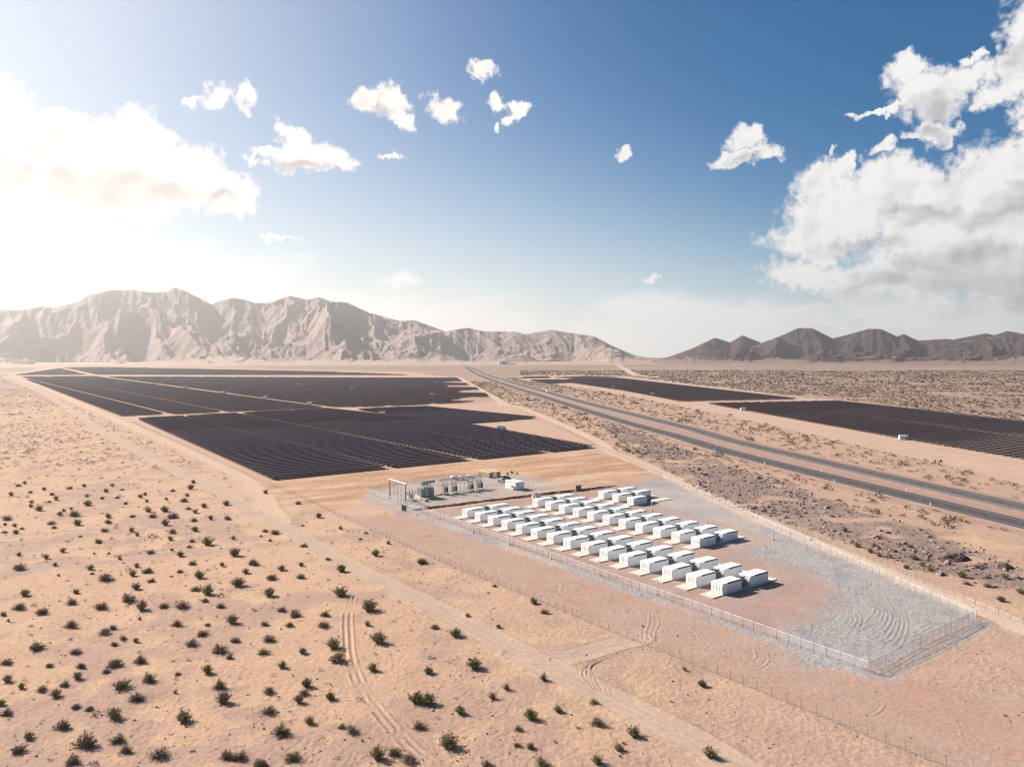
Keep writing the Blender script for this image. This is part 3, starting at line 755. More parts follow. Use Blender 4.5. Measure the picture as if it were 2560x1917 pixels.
def mountains(name, prof, D0, wf, wb, mat, az0, az1, seed, spur, er, foot):
    step = .00135
    A1 = np.arange(az0, az1, step)
    R1_ = np.concatenate([np.linspace(D0 - wf - 900, D0 - wf, 18, endpoint=False), np.linspace(D0 - wf, D0 + 350, 170, endpoint=False), np.linspace(D0 + 350, D0 + wb, 24)])
    A, R = np.meshgrid(A1, R1_)
    X, Y = R * np.sin(A), R * np.cos(A)
    pa = np.array([dir_az_el(*p)[0] for p in prof]); te = np.array([math.tan(dir_az_el(*p)[1]) for p in prof])
    # tan of elevation angle as seen over the plain
    tE = np.interp(A1, pa, te)
    wander = (fbm(A1 * 16 + seed, A1 * 0 + 2.5, 3, seed) - .5) * 2
    Dc = D0 + wander * wf * .16
    Hc = tE * Dc + CH
    T = (R - Dc[None, :])
    tf = np.clip(-T / wf, 0, 1); tb = np.clip(T / wb, 0, 1)
    env = np.where(T < 0, (1 - tf) ** 1.55, (1 - tb) ** 1.3)
    wx = (fbm(X / 1500, Y / 1500, 3, seed + 3) - .5) * 900; wy = (fbm(X / 1500, Y / 1500, 3, seed + 5) - .5) * 900
    # long spurs run down from the crest: ridged noise drawn out along the fall line
    sa, ra_ = A * D0, R
    fx, fy = (sa + wx * .55) / spur, (ra_ + wy * .55) / (spur * 2.1)
    rid = 0; amp = 1; nrm = 0
    for o in range(5):
        n = 1 - np.abs(2 * vnoise(fx, fy, seed + o * 11) - 1); rid = rid + n ** 1.5 * amp; nrm += amp; amp *= .46; fx, fy = fx * 2.07 + 3.1, fy * (2.07 if o else 1.6) + 8.7
    rid = rid / nrm
    mid_ = 4 * env * (1 - env)
    Hs = np.maximum(Hc, 8)
    h = Hs[None, :] * (env + mid_ * (rid - .5) * 1.65 + (rid - .5) * .10 * env)
    h = h + foot * sstep(fbm(X / 420, Y / 420, 3, seed + 9), .5, .8) * sstep(env, .0, .06) * (1 - sstep(env, .2, .5))
    # downhill gullies
    dr = np.gradient(h, axis=0) / np.gradient(R, axis=0); da = np.gradient(h, axis=1) / (step * R)
    gx = dr * np.sin(A) + da * np.cos(A); gy = dr * np.cos(A) - da * np.sin(A)
    gm = np.sqrt(gx * gx + gy * gy) + 1e-6
    sl = sstep(gm, .05, .5)
    ex = ey = 0; fr, am = 1 / (spur * .30), 1.0; ev = 0
    for o in range(4):
        sx, sy = gy / gm * 1.2 + ey * .45, -gx / gm * 1.2 - ex * .45
        v_, g1, g2 = erosion(X * fr, Y * fr, sx, sy)
        ev = ev + v_ * am; ex = ex + g1 * am; ey = ey + g2 * am
        am *= .42; fr *= 2.0
    h = h + ev * er * sl * np.clip(Hs / 300, .2, 1.5)[None, :]
    h = h + (fbm(X / 75, Y / 75, 4, seed + 50, .6) - .5) * er * 1.5 * sl
    edge = sstep(R, D0 - wf - 900, D0 - wf * .92)
    h = h * np.where(T < 0, edge, 1)
    # alluvial fans spread from the foot over the plain
    fan = np.clip((R - (D0 - wf - 880)) / (wf * .75 + 880), 0, 1) ** 1.7 * (.55 + .9 * fbm(A * 22, R / 4000, 3, seed + 60)) * foot * .9
    h = h + fan * np.clip(1 - env * 2, 0, 1)
    # keep the crests at their surveyed heights
    for it in range(3):
        top = ((h - CH) / R).max(axis=0)
        want = tE
        k = np.clip((want * Dc + CH) / np.maximum(top * Dc + CH, 4), .3, 2.2)
        ker = np.ones(3) / 3; k = np.convolve(np.pad(k, 1, 'edge'), ker, 'valid')
        h = h * k[None, :]
    h = h - 2.0 + 1.6 * sstep(h, 0, 10)
    nr, nc = X.shape
    idx = np.arange(nr * nc).reshape(nr, nc)
    q = np.stack([idx[:-1, :-1], idx[:-1, 1:], idx[1:, 1:], idx[1:, :-1]], -1).reshape(-1, 4)
    me = np_mesh(name, np.stack([X.ravel(), Y.ravel(), h.ravel()], 1), q, mat, smooth=True)
    o = link(name, me); tag(o, kind='structure')
    def zat(x, y): return float(h[np.abs(R1_ - math.hypot(x, y)).argmin(), np.abs(A1 - math.atan2(x, y)).argmin()])
    return h.max(), zat
hl, zl_at = mountains('mountain_range', SKY_L, 7000, 2500, 1500, MAT['mount_l'], -.80, dir_az_el(1690, 890)[0], 4, 1250, 14, 60)
hr, zr_at = mountains('dark_hills', SKY_R, 6300, 1300, 1000, MAT['mount_r'], dir_az_el(1560, 890)[0], .80, 31, 560, 15, 26)
print('peaks', hl, hr)

# ------------------------------------------------------------------ haze
hz = MB().box(-11300, 11300, -11300, 11300, -8.0, max(hl, hr) + 60)
hm = bpy.data.materials.new('desert_haze'); hm.use_nodes = True
ht = hm.node_tree; ht.nodes.clear()
pv = ht.nodes.new('ShaderNodeVolumePrincipled'); ho = ht.nodes.new('ShaderNodeOutputMaterial')
pv.inputs['Color'].default_value = (1.0, .93, .87, 1); pv.inputs['Density'].default_value = HAZE_DENSITY; pv.inputs['Anisotropy'].default_value = HAZE_G
ht.links.new(pv.outputs[0], ho.inputs['Volume'])
ho_ = hz.build('haze', hm); tag(ho_, kind='stuff')

# ------------------------------------------------------------------ highway
def offset_line(pts, off):
    P = np.array(pts); T = np.gradient(P, axis=0); T /= np.linalg.norm(T, axis=1)[:, None]
    return P + np.stack([T[:, 1], -T[:, 0]], 1) * off
def ribbon(name, pts, offs, zs, mat, parent=None, attr=False):
    n = len(pts); rows = [offset_line(pts, o) for o in offs]
    vs = np.concatenate([np.concatenate([r, np.full((n, 1), zz)], 1) for r, zz in zip(rows, zs)])
    q = []
    for k in range(len(offs) - 1):
        for i in range(n - 1): q.append((k * n + i, (k + 1) * n + i, (k + 1) * n + i + 1, k * n + i + 1))
    me = np_mesh(name, vs, q, mat)
    if attr:
        a = me.attributes.new('lane', 'FLOAT_VECTOR', 'POINT')
        a.data.foreach_set('vector', np.concatenate([np.stack([np.full(n, o), np.zeros(n), np.zeros(n)], 1) for o in offs]).astype(np.float32).ravel())
    return link(name, me, parent)
def dashes(name, pts, off, z, mat, parent, L=3.0, G=9.2, w=.10, dmax=700):
    P = offset_line(pts, off); cum = np.concatenate([[0], np.cumsum(np.linalg.norm(np.diff(P, axis=0), axis=1))])
    vs, q = [], []
    s_ = 0.0
    while s_ < min(cum[-1], dmax):
        a = np.array([np.interp(s_, cum, P[:, 0]), np.interp(s_, cum, P[:, 1])]); b_ = np.array([np.interp(s_ + L, cum, P[:, 0]), np.interp(s_ + L, cum, P[:, 1])])
        t_ = (b_ - a) / np.linalg.norm(b_ - a); nn = np.array([t_[1], -t_[0]]) * w / 2
        k = len(vs); vs += [(*(a - nn), z), (*(a + nn), z), (*(b_ + nn), z), (*(b_ - nn), z)]; q.append((k, k + 1, k + 2, k + 3)); s_ += L + G
    return link(name, np_mesh(name, vs, q, mat), parent)
MAT['verge'] = principled('graded_verge_dirt', (.305, .198, .155), .95, var=.14, scale=.12, bump=.3, bscale=2)
for pts, nm in ((HWY, 'highway_near_carriageway'), (HWY2, 'highway_far_carriageway')):
    pts = smooth_line(pts, 3)
    r = ribbon(nm, pts, [-6.8, -3, 0, 3, 6.8], [.42] * 5, MAT['asphalt' if 'near' in nm else 'asphalt_old'], attr=True); tag(r, kind='structure')
    sh = ribbon('road_shoulder', pts, [-10.8, -7.4, -6.8, 6.8, 7.4, 10.8], [-.1, .36, .40, .40, .36, -.1], MAT['verge'], r)
    for o in (-4.6, 3.8): ribbon('edge_line', pts[:150], [o - .07, o + .07], [.43, .43], MAT['line'], r)
    dashes('lane_dashes', pts, -.4, .43, MAT['line'], r)
def along(pts, step, s0=0.0, s1=1e9):
    P = np.array(pts); cum = np.concatenate([[0], np.cumsum(np.linalg.norm(np.diff(P, axis=0), axis=1))])
    out = []; s_ = s0
    while s_ <= min(cum[-1], s1):
        x0, y0 = np.interp(s_, cum, P[:, 0]), np.interp(s_, cum, P[:, 1])
        x1, y1 = np.interp(s_ + .5, cum, P[:, 0]), np.interp(s_ + .5, cum, P[:, 1])
        if s_ + .5 > cum[-1]:
            x1, y1 = 2 * x0 - np.interp(s_ - .5, cum, P[:, 0]), 2 * y0 - np.interp(s_ - .5, cum, P[:, 1])
        out.append((x0, y0, math.atan2(y1 - y0, x1 - x0))); s_ += step
    return out
dm = MB().box(-.12, .12, -.04, .04, -.2, 1.5).mesh('delineator', MAT['white2'])
rf = MB().box(-.10, .10, -.06, -.04, 1.2, 1.42).mesh('reflector', MAT['steel_pale'])
for side, nm in ((-7.2, 'on its camera side'), (7.2, 'on its median side')):
    for i, (x0, y0, a) in enumerate(along(offset_line(HWY, side), 61, 122 if side < 0 else 152, 640)):
        e = empty('delineator_post', (x0, y0, .3), a)
        tag(e, 'white delineator post by the near carriageway ' + nm + ', ' + ['nearest', 'second', 'third', 'fourth', 'fifth', 'sixth', 'seventh', 'eighth', 'ninth', 'tenth', 'eleventh'][i] + ' from right', 'road post', 'delineators along the near carriageway ' + nm)
        link('post', dm, e); link('reflector', rf, e)

# ------------------------------------------------------------------ fences
def fence(name, pts, h, step, label, mat, post_r=.045, arm=True, rail=True, group=None, zf=0.0, base=None, fabric=True):
    root = empty(name, (*pts[0], 0)); tag(root, label, 'fence', group)
    ox, oy = pts[0]
    pm = MB().bar((0, 0, -.3), (0, 0, h), post_r, 6)
    if arm: pm.bar((0, 0, h), (0, -.22, h + .28), post_r * .6, 4)
    pm = pm.mesh('post', MAT['steel'])
    P = along(pts, step)
    zz = ground_z([p[0] for p in P], [p[1] for p in P]) if base is None else np.full(len(P), base)
    for (x0, y0, a), z0 in zip(P, zz):
        link('post', pm, root, (x0 - ox, y0 - oy, float(z0) + zf), (0, 0, a))
    if fabric:
        vs, q = [], []
        for (x0, y0, a), z0 in zip(P, zz):
            vs += [(x0 - ox, y0 - oy, float(z0) + .03), (x0 - ox, y0 - oy, float(z0) + h - .03)]
        for i in range(len(P) - 1): q.append((2 * i, 2 * i + 2, 2 * i + 3, 2 * i + 1))
        link('chain_link_mesh', np_mesh('chain_link_mesh', vs, q, mat), root)
    if rail:
        rl = MB()
        for i in range(len(P) - 1):
            rl.bar((P[i][0] - ox, P[i][1] - oy, float(zz[i]) + h - .02), (P[i + 1][0] - ox, P[i + 1][1] - oy, float(zz[i + 1]) + h - .02), .06 if rail == 'pale' else .035, 4)
        rl.build('top_rail', MAT['white2'] if rail == 'pale' else MAT['steel'], root)
    return root
c_near, c_right, c_back, c_left = survey(2176, 1683), survey(2441, 1547), survey(1656, 1194), survey(917, 1233)
fence('chain_link_fence', [c_left, c_near], 2.25, 3.05, 'galvanised chain-link fence along the camera side of the battery yard', MAT['mesh'], rail='pale')
fence('chain_link_fence', [c_near, c_right], 2.25, 3.05, 'pale chain-link fence closing the grey gravel end of the yard', MAT['mesh'])
fence('chain_link_fence', [c_right, c_back], 2.25, 3.05, 'chain-link fence between the battery yard and the right dirt road', MAT['mesh'])
fence('chain_link_fence', S([(2420,1938),(2192,1851),(1904,1731),(1500,1567),(1102,1404),(849,1291),(781,1257),(628,1194),(470,1120),(330,1056)]), 2.0, 3.05, 'weathered outer fence beside the long dirt road on the left', MAT['mesh_thin'], post_r=.05, rail=False)
fence('chain_link_fence', S([(2700,1620),(2560,1563),(1900,1289),(1787,1250),(1677,1196),(1490,1114),(1395,1066)]), 1.8, 3.6, 'thin dark fence running between right dirt road and rubble slope', MAT['mesh_thin'], post_r=.05, rail=False, arm=False)
fence('cable_barrier', [tuple(p) for p in offset_line(HWY2, -8.6)][:28], 1.2, 6.0, 'low wire barrier in the median beside the far carriageway', MAT['mesh_thin'], post_r=.10, rail=True, arm=False, base=.25)

# ------------------------------------------------------------------ battery yard
ROT = PHI
ORD = ['nearest', 'second', 'third', 'fourth', 'fifth', 'sixth', 'seventh', 'eighth', 'ninth', 'tenth', 'eleventh', 'twelfth', 'thirteenth', 'fourteenth', 'farthest']
CL, CW, CHT = 8.0, 3.7, 2.72
def container_meshes():
    M = {}
    for k, (y0, y1) in enumerate(((0, 1.80), (1.88, 3.70))):
        b = MB().box(0, CL, y0, y1, .12, 2.58)
        b.box(-.02, CL + .02, y0 - .015, y1 + .015, 2.58, CHT)
        b.box(.05, CL - .05, y0 + .05, y1 - .05, 0, .12)
        for i in range(9):                                       # pressed side panels
            xx = .25 + i * (CL - .6) / 8.5
            if k == 0: b.box(xx, xx + .05, y0 - .028, y0, .2, 2.5)
            else: b.box(xx, xx + .05, y1, y1 + .028, .2, 2.5)
        for xx in (0.0, CL - .12): b.box(xx - .02, xx + .10, y0 - .03, y0 + .12, .0, 2.61).box(xx - .02, xx + .10, y1 - .12, y1 + .03, .0, 2.61)
        M['enclosure%d' % k] = b.mesh('enclosure', MAT['enclosure'])
    M['door'] = MB().box(-.05, -.02, 0, .80, .22, 2.48).mesh('door', MAT['white2'])
    M['handle'] = MB().bar((-.08, .12, .9), (-.08, .12, 1.9), .02, 5).mesh('handle', MAT['steel'])
    M['louvre'] = MB().box(2.0, 7.8, -.07, -.03, 2.42, 2.70).box(2.0, 7.8, -.07, .20, 2.70, 2.745).mesh('vent_louvre', MAT['louvre'])
    v = MB()
    for y0, xs in ((.55, (.9, 1.3, 1.7, 3.9, 4.3, 4.7, 5.1, 5.5)), (1.35, (2.2, 2.6, 3.0)), (2.35, (.9, 1.3, 1.7, 2.1, 4.6, 5.0, 5.4)), (3.15, (2.8, 3.2, 3.6, 5.9, 6.3))):
        for x0 in xs: v.box(x0, x0 + .26, y0, y0 + .13, CHT, CHT + .04)
    M['vents'] = v.mesh('roof_vents', MAT['car_grey'])
    v = MB()
    for x0, z0 in ((2.1, .75), (2.5, 1.2), (3.2, .75), (3.9, 1.1), (4.4, 1.2), (5.1, .8), (5.8, 1.1), (6.6, 1.15)): v.box(x0, x0 + .10, -.045, -.028, z0, z0 + .20)
    M['latches'] = v.mesh('side_latches', MAT['steel'])
    return M
CM = container_meshes()
def container(loc, label, group):
    e = empty('battery_container', loc, ROT); tag(e, label, 'battery container', group)
    link('enclosure', CM['enclosure0'], e); link('enclosure', CM['enclosure1'], e)
    for y0 in (.07, .93, 1.95, 2.81):
        d = link('door', CM['door'], e, (0, y0, 0)); link('handle', CM['handle'], d)
    link('vent_louvre', CM['louvre'], e); tag(link('roof_vents', CM['vents'], e), kind='stuff'); tag(link('side_latches', CM['latches'], e), kind='stuff')
    return e
def trafo_meshes():
    M = {}
    M['tank'] = MB().box(.55, 2.35, .9, 2.9, .15, 1.95).box(.45, 2.45, .8, 3.0, 1.95, 2.08).box(.6, 2.3, 1.0, 2.8, 0, .15).mesh('tank', MAT['trafo'])
    f = MB()
    for i in range(7): f.box(.62 + i * .25, .70 + i * .25, .20, .9, .45, 1.85)
    M['fin0'] = f.mesh('radiator_fins', MAT['trafo'])
    f = MB()
    for i in range(7): f.box(2.35, 2.95, 1.0 + i * .27, 1.08 + i * .27, .45, 1.85)
    M['fin1'] = f.mesh('radiator_fins', MAT['trafo'])
    M['cab'] = MB().box(-.25, .5, 1.0, 2.8, .1, 2.0).box(-.3, .52, .95, 2.85, 2.0, 2.08).mesh('terminal_cabinet', MAT['steel'])
    p = MB().box(.7, 2.2, 1.5, 1.85, 2.1, 2.28).bar((.6, 1.1, 2.5), (2.4, 1.1, 2.5), .22, 8).bar((.9, 1.1, 2.08), (.9, 1.1, 2.4), .06).bar((2.1, 1.1, 2.08), (2.1, 1.1, 2.4), .06).bar((.5, 2.3, 2.3), (2.6, 2.3, 2.45), .10).bar((1.4, 1.2, 2.45), (1.6, 2.4, 2.75), .10)
    M['pipe'] = p.mesh('conservator_pipes', MAT['trafo_dark'])
    return M
TM = trafo_meshes()
def transformer(loc, label, group):
    e = empty('yard_transformer', loc, ROT); tag(e, label, 'transformer', group)
    t = link('tank', TM['tank'], e); link('radiator_fins', TM['fin0'], t); link('radiator_fins', TM['fin1'], t)
    link('terminal_cabinet', TM['cab'], e); link('conservator_pipes', TM['pipe'], e)
PADM = {}
def pad(loc, x1):
    if x1 not in PADM: PADM[x1] = MB().box(-4.3, x1, -.28, 3.98, -.05, .24).mesh('concrete_pad', MAT['concrete'])
    o = link('concrete_pad', PADM[x1], None, loc, (0, 0, ROT)); tag(o, kind='structure')
O_A, O_B, O_C = np.array(survey(1806.5, 1488.0)), np.array(survey(1749.7, 1369.2)), np.array(survey(1584.4, 1263.6))
SECOND = 11.7
for O, n, nm, vd in ((O_A, 15, 'the long left row', V), (O_B, 11, 'the middle row', V), (O_C, 3, 'the short back row', V)):
    pitch = {15: 8.49, 11: 8.30, 3: 8.75}[n]
    for i in range(n):
        p = O + vd * pitch * i; zb = .24
        o_ = ORD[i] if i < n - 1 else 'farthest'
        full = not (n == 3 and i == 0)
        pad((p[0], p[1], 0), 23.6)
        container((p[0], p[1], zb), f'white battery container, camera side of the {o_} pair in {nm}', 'battery containers in ' + nm)
        t_ = p + U * 8.35
        transformer((t_[0], t_[1], zb), f'grey finned transformer in the {o_} pair of {nm}', 'transformers in ' + nm)
        if full:
            q_ = p + U * SECOND
            container((q_[0], q_[1], zb), f'white battery container, far side of the {o_} pair in {nm}', 'battery containers in ' + nm)

def light_pole(px, py, top, label, tall=None):
    p = survey(px, py); hh = tall or (py - top) / (py - HOR) * CH
    e = empty('light_pole', (*p, 0), ROT); tag(e, label, 'light pole', 'white poles of the plant')
    MB().bar((0, 0, 0), (0, 0, hh), .17, 8, .14).build('pole', MAT['white2'], e)
    MB().box(-.32, .32, -.32, .32, 0, .40).bar((0, 0, .4), (0, 0, .7), .17, 8).build('base', MAT['concrete'], e)
    MB().box(-.30, .05, -.10, .10, hh - .04, hh + .10).bar((0, 0, hh), (0, 0, hh + .22), .05, 6).build('lamp_head', MAT['white2'], e)
POLES = [(1643.7,1487,1448,'white lamp pole by the near fence, closest to the camera'),(1499,1438,1401,'white lamp pole by the near fence, second from the camera'),(1377,1397,1363,'white lamp pole by the near fence, third from the camera'),(1273,1362,1334,'white lamp pole by the near fence, fourth from the camera'),(1182.7,1332,1304,'white lamp pole by the near fence, fifth and farthest from the camera'),
 (1933,1350,1321,'white lamp pole on the grey gravel near the right fence'),(1768.5,1308,1281,'white lamp pole behind the middle row, near its gravel end'),(1630,1278,1254,'white lamp pole beside the shadow of the short back row'),(1397,1238,1219,'thin white pole behind the farthest middle row containers'),(1438,1237,1215,'white pole in front of the dark slatted screen'),
 (1190,1241,1195,'tall pale lamp pole standing among the switchgear'),(1057,1281,1256,'white pole at the left end of the dark soil bank'),(1489,1134,1109,'white pole at the right tip of the front solar block')]
for px, py, top, lb in POLES: light_pole(px, py, top, lb)

# dark soil bank between the yard and the substation pad
bpts = smooth_line(S([(1033,1276),(1100,1268),(1200,1256),(1300,1244),(1400,1232),(1470,1224),(1545,1214)]), 14)
vs, q = [], []
for i, (bx, by) in enumerate(bpts):
    w_ = min(1, i / 6, (len(bpts) - 1 - i) / 10) + .05; rn = random.Random(i)
    for k, (o, zz) in enumerate(((-1.6, -.1), (-.9, .35), (0, .75), (.9, .7), (2.4, -.1))):
        d_ = -V * (-o); vs.append((bx + V[0] * o + rn.uniform(-.3, .3), by + V[1] * o + rn.uniform(-.3, .3), zz * w_ * rn.uniform(.7, 1.25) - .05))
for i in range(len(bpts) - 1):
    for k in range(4): q.append((i * 5 + k, i * 5 + k + 1, i * 5 + k + 6, i * 5 + k + 5))
o = link('soil_bank', np_mesh('soil_bank', vs, q, MAT['soil_dark'])); tag(o, kind='structure')

# screens and small cabinets
def screen(px, py, w, h, rz, label):
    p = survey(px, py); e = empty('slatted_screen', (*p, 0), rz); tag(e, label, 'screen')
    for i in range(int(w / .34)):
        x0 = -w / 2 + i * .34; MB().box(x0, x0 + .28, -.03, .03, .25, h).build('slat', MAT['slat'], e)
    MB().box(-w / 2 - .08, w / 2 + .08, -.05, -.03, .5, .6).box(-w / 2 - .08, w / 2 + .08, -.05, -.03, h - .3, h - .2).bar((-w / 2 - .1, 0, -.2), (-w / 2 - .1, 0, h + .1), .06).bar((w / 2 + .1, 0, -.2), (w / 2 + .1, 0, h + .1), .06).build('frame', MAT['steel'], e)
screen(1011, 1279, 2.6, 2.7, -PHI * .9, 'dark slatted screen panel on the fence left of the switchgear')
screen(1447, 1226, 3.4, 2.5, PHI, 'dark slatted screen panel behind the middle battery row')
for k, (px, py, mt, hh, lb) in enumerate(((1333,1246,'white2',1.7,'small white cabinet at the head of the middle row, leftmost'),(1342,1243,'car_grey',2.0,'small grey cabinet at the head of the middle row, between white ones'),(1347,1242,'white2',2.0,'small white cabinet at the head of the middle row, rightmost'))):
    p = survey(px, py); e = empty('control_cabinet', (*p, 0), ROT); tag(e, lb, 'cabinet')
    MB().box(-.5, .5, -.4, .4, .1, hh).box(-.55, .55, -.45, .45, hh, hh + .08).build('body', MAT[mt], e)
    MB().box(-.42, .42, -.44, -.4, .25, hh - .12).build('door', MAT[mt], e)
    MB().box(-.55, .55, -.45, .45, 0, .1).build('plinth', MAT['concrete'], e)

# ------------------------------------------------------------------ substation
def gantry():
    a, b_ = survey(974.6, 1245), survey(1014, 1258.4)
    e = empty('line_gantry', (*a, 0)); tag(e, 'tall grey steel H-frame gantry at the left end of the substation', 'gantry')
    d = (b_[0] - a[0], b_[1] - a[1]); hh = 8.4
    for x0, y0 in ((0, 0), d):
        MB().bar((x0, y0, 0), (x0, y0, hh), .34, 10, .27).box(x0 - .6, x0 + .6, y0 - .6, y0 + .6, 0, .25).build('column', MAT['steel'], e)
    MB().bar((-d[0] * .06, -d[1] * .06, hh - .1), (d[0] * 1.05, d[1] * 1.05, hh - .1), .24, 8).build('cross_beam', MAT['steel_pale'], e)
    for k in range(3):
        t_ = .2 + .3 * k; cx, cy_ = d[0] * t_, d[1] * t_
        m_ = MB().bar((cx, cy_, hh - .3), (cx - .5, cy_ - .6, hh - .55), .05)
        for j in range(6): m_.bar((cx - .5 - .18 * j, cy_ - .6 - .2 * j, hh - .55), (cx - .58 - .18 * j, cy_ - .7 - .2 * j, hh - .58), .16, 8)
        m_.build('insulator_string', MAT['steel_pale'], e)
gantry()
for k, (px, py, top) in enumerate(((985,1248.5,1211),(994,1251.5,1215),(1003,1254.5,1217))):
    p = survey(px, py); hh = (py - top) / (py - HOR) * CH
    e = empty('surge_arrester', (*p, 0)); tag(e, 'slim grey post arrester inside the tall gantry, ' + ('leftmost of three', 'middle of three', 'rightmost of three')[k], 'arrester', 'arresters inside the gantry')
    MB().bar((0, 0, 0), (0, 0, hh * .45), .10, 6).box(-.3, .3, -.3, .3, 0, .2).build('stand', MAT['steel_pale'], e)
    m_ = MB().bar((0, 0, hh * .45), (0, 0, hh), .05, 6)
    for j in range(9): m_.bar((0, 0, hh * (.47 + .055 * j)), (0, 0, hh * (.47 + .055 * j) + .08), .16, 8)
    m_.build('insulator_stack', MAT['porcelain'], e)
    MB().bar((-.25, 0, hh * .45), (.25, 0, hh * .45), .14, 8).build('mid_clamp', MAT['steel'], e)
def breaker():
    p = survey(1027, 1249.5); e = empty('circuit_breaker', (*p, 0), ROT); tag(e, 'circuit breaker with fanned brown bushings left of the big transformer', 'circuit breaker')
    MB().box(-1.1, 1.1, -.8, .8, 1.2, 1.9).bar((-1.2, -.5, 1.9), (1.2, -.5, 1.9), .25, 8).bar((-1.2, .5, 1.9), (1.2, .5, 1.9), .25, 8).build('tank', MAT['steel_pale'], e)
    for sx in (-1, 1):
        for sy in (-1, 1): MB().bar((sx * .9, sy * .6, 0), (sx * .9, sy * .6, 1.2), .08, 6).build('leg', MAT['steel_pale'], e)
    MB().box(-.5, .5, -1.2, -.8, .4, 1.5).build('mechanism_box', MAT['white2'], e)
    for k, x0 in enumerate((-1.0, 0, 1.0)):
        for sy in (-1, 1):
            m_ = MB(); a = Vector((x0, sy * .4, 2.0)); b_ = Vector((x0 * 1.7, sy * 1.6, 4.0)); m_.bar(a, b_, .09, 6)
            for j in range(7): c0 = a.lerp(b_, .15 + .11 * j); m_.bar(c0, a.lerp(b_, .19 + .11 * j), .17, 8)
            m_.build('bushing', MAT['porcelain'], e)
breaker()
def main_transformer():
    p = survey(1066, 1243); e = empty('power_transformer', (*p, 0), ROT); e.scale = (1.3, 1.3, 1.25); tag(e, 'large grey-green power transformer with radiator banks and tall bushings', 'transformer')
    MB().box(-3.0, 2.4, -3.2, 3.2, -.05, .55).build('plinth', MAT['concrete'], e)
    t = MB().box(-1.8, 1.6, -1.6, 1.6, .55, 3.6).box(-1.95, 1.75, -1.75, 1.75, 3.6, 3.78).build('tank', MAT['green_cab'], e)
    for y0, x0 in ((-2.7, -1.5), (-2.7, .2), (1.75, -1.5), (1.75, .2)):
        f = MB()
        for i in range(6): f.box(x0 + i * .22, x0 + i * .22 + .13, y0, y0 + .95, .9, 3.3)
        f.box(x0, x0 + 1.25, y0 + .35, y0 + .6, 3.3, 3.45).build('radiator_bank', MAT['green_cab'], t)
    f = MB()
    for i in range(7): f.box(-2.9, -1.95, -1.5 + i * .42, -1.3 + i * .42, .9, 3.4)
    f.build('radiator_bank', MAT['green_cab'], t)
    for i in range(3):
        for j in range(2): MB().bar((1.75 + .02, -1.0 + j * 1.0, 1.2 + i * .8), (1.95, -1.0 + j * 1.0, 1.2 + i * .8), .30, 10).build('cooling_fan', MAT['steel_pale'], t)
    MB().bar((-1.5, 1.2, 4.6), (1.6, 1.2, 4.6), .45, 10).bar((-1.0, 1.2, 3.7), (-1.0, 1.2, 4.3), .08).bar((1.0, 1.2, 3.7), (1.0, 1.2, 4.3), .08).build('conservator', MAT['green_cab'], e)
    for x0 in (-1.2, 0, 1.2):
        m_ = MB().bar((x0, -.5, 3.7), (x0 * 1.1, -.6, 5.8), .07, 6)
        for j in range(8): m_.bar((x0 * (1 + .012 * j), -.5 - .012 * j, 3.9 + .2 * j), (x0 * (1 + .012 * j), -.5 - .012 * j, 3.99 + .2 * j), .19, 8)
        m_.build('bushing', MAT['porcelain'], e)
    MB().box(1.9, 2.35, .6, 1.4, .6, 2.2).build('control_box', MAT['steel_pale'], e)
main_transformer()
for k, (px, py, lb) in enumerate(((1054,1250,'white drum left'),(1059,1252,'white drum right'))):
    p = survey(px, py); e = empty('oil_drum', (*p, 0)); tag(e, f'small {lb} of two below the big transformer', 'drum')
    MB().bar((0, 0, 0), (0, 0, .95), .35, 12).build('barrel', MAT['white2'], e)
    MB().bar((0, 0, .3), (0, 0, .34), .38, 12).bar((0, 0, .62), (0, 0, .66), .38, 12).bar((0, 0, .93), (0, 0, .97), .38, 12).build('hoops', MAT['steel_pale'], e)
p = survey(1065, 1253); e = empty('equipment_box', (*p, 0), ROT); tag(e, 'cream block-shaped equipment box in front of the big transformer', 'equipment box')
MB().box(-.9, .9, -.6, .6, .1, 1.1).box(-.95, .95, -.65, .65, 1.1, 1.18).build('body', MAT['tan'], e); MB().box(-.95, .95, -.65, .65, 0, .1).build('plinth', MAT['concrete'], e); MB().box(-.7, .7, -.64, -.6, .25, 1.0).build('lid', MAT['tan'], e)
p = survey(1076, 1238); a = empty('bus_shelter', (*p, 0), ROT); tag(a, 'blue-grey flat bus duct on thin legs right of the big transformer', 'bus duct')
MB().box(-.6, 5.4, 5.0, 6.6, 4.6, 5.6).build('duct', MAT['trafo'], a)
for x0 in (-.2, 5.0):
    for y0 in (5.2, 6.4): MB().bar((x0, y0, 0), (x0, y0, 4.6), .09, 6).build('leg', MAT['steel_pale'], a)
FB = ['leftmost', 'second from the left', 'third from the left', 'rightmost']
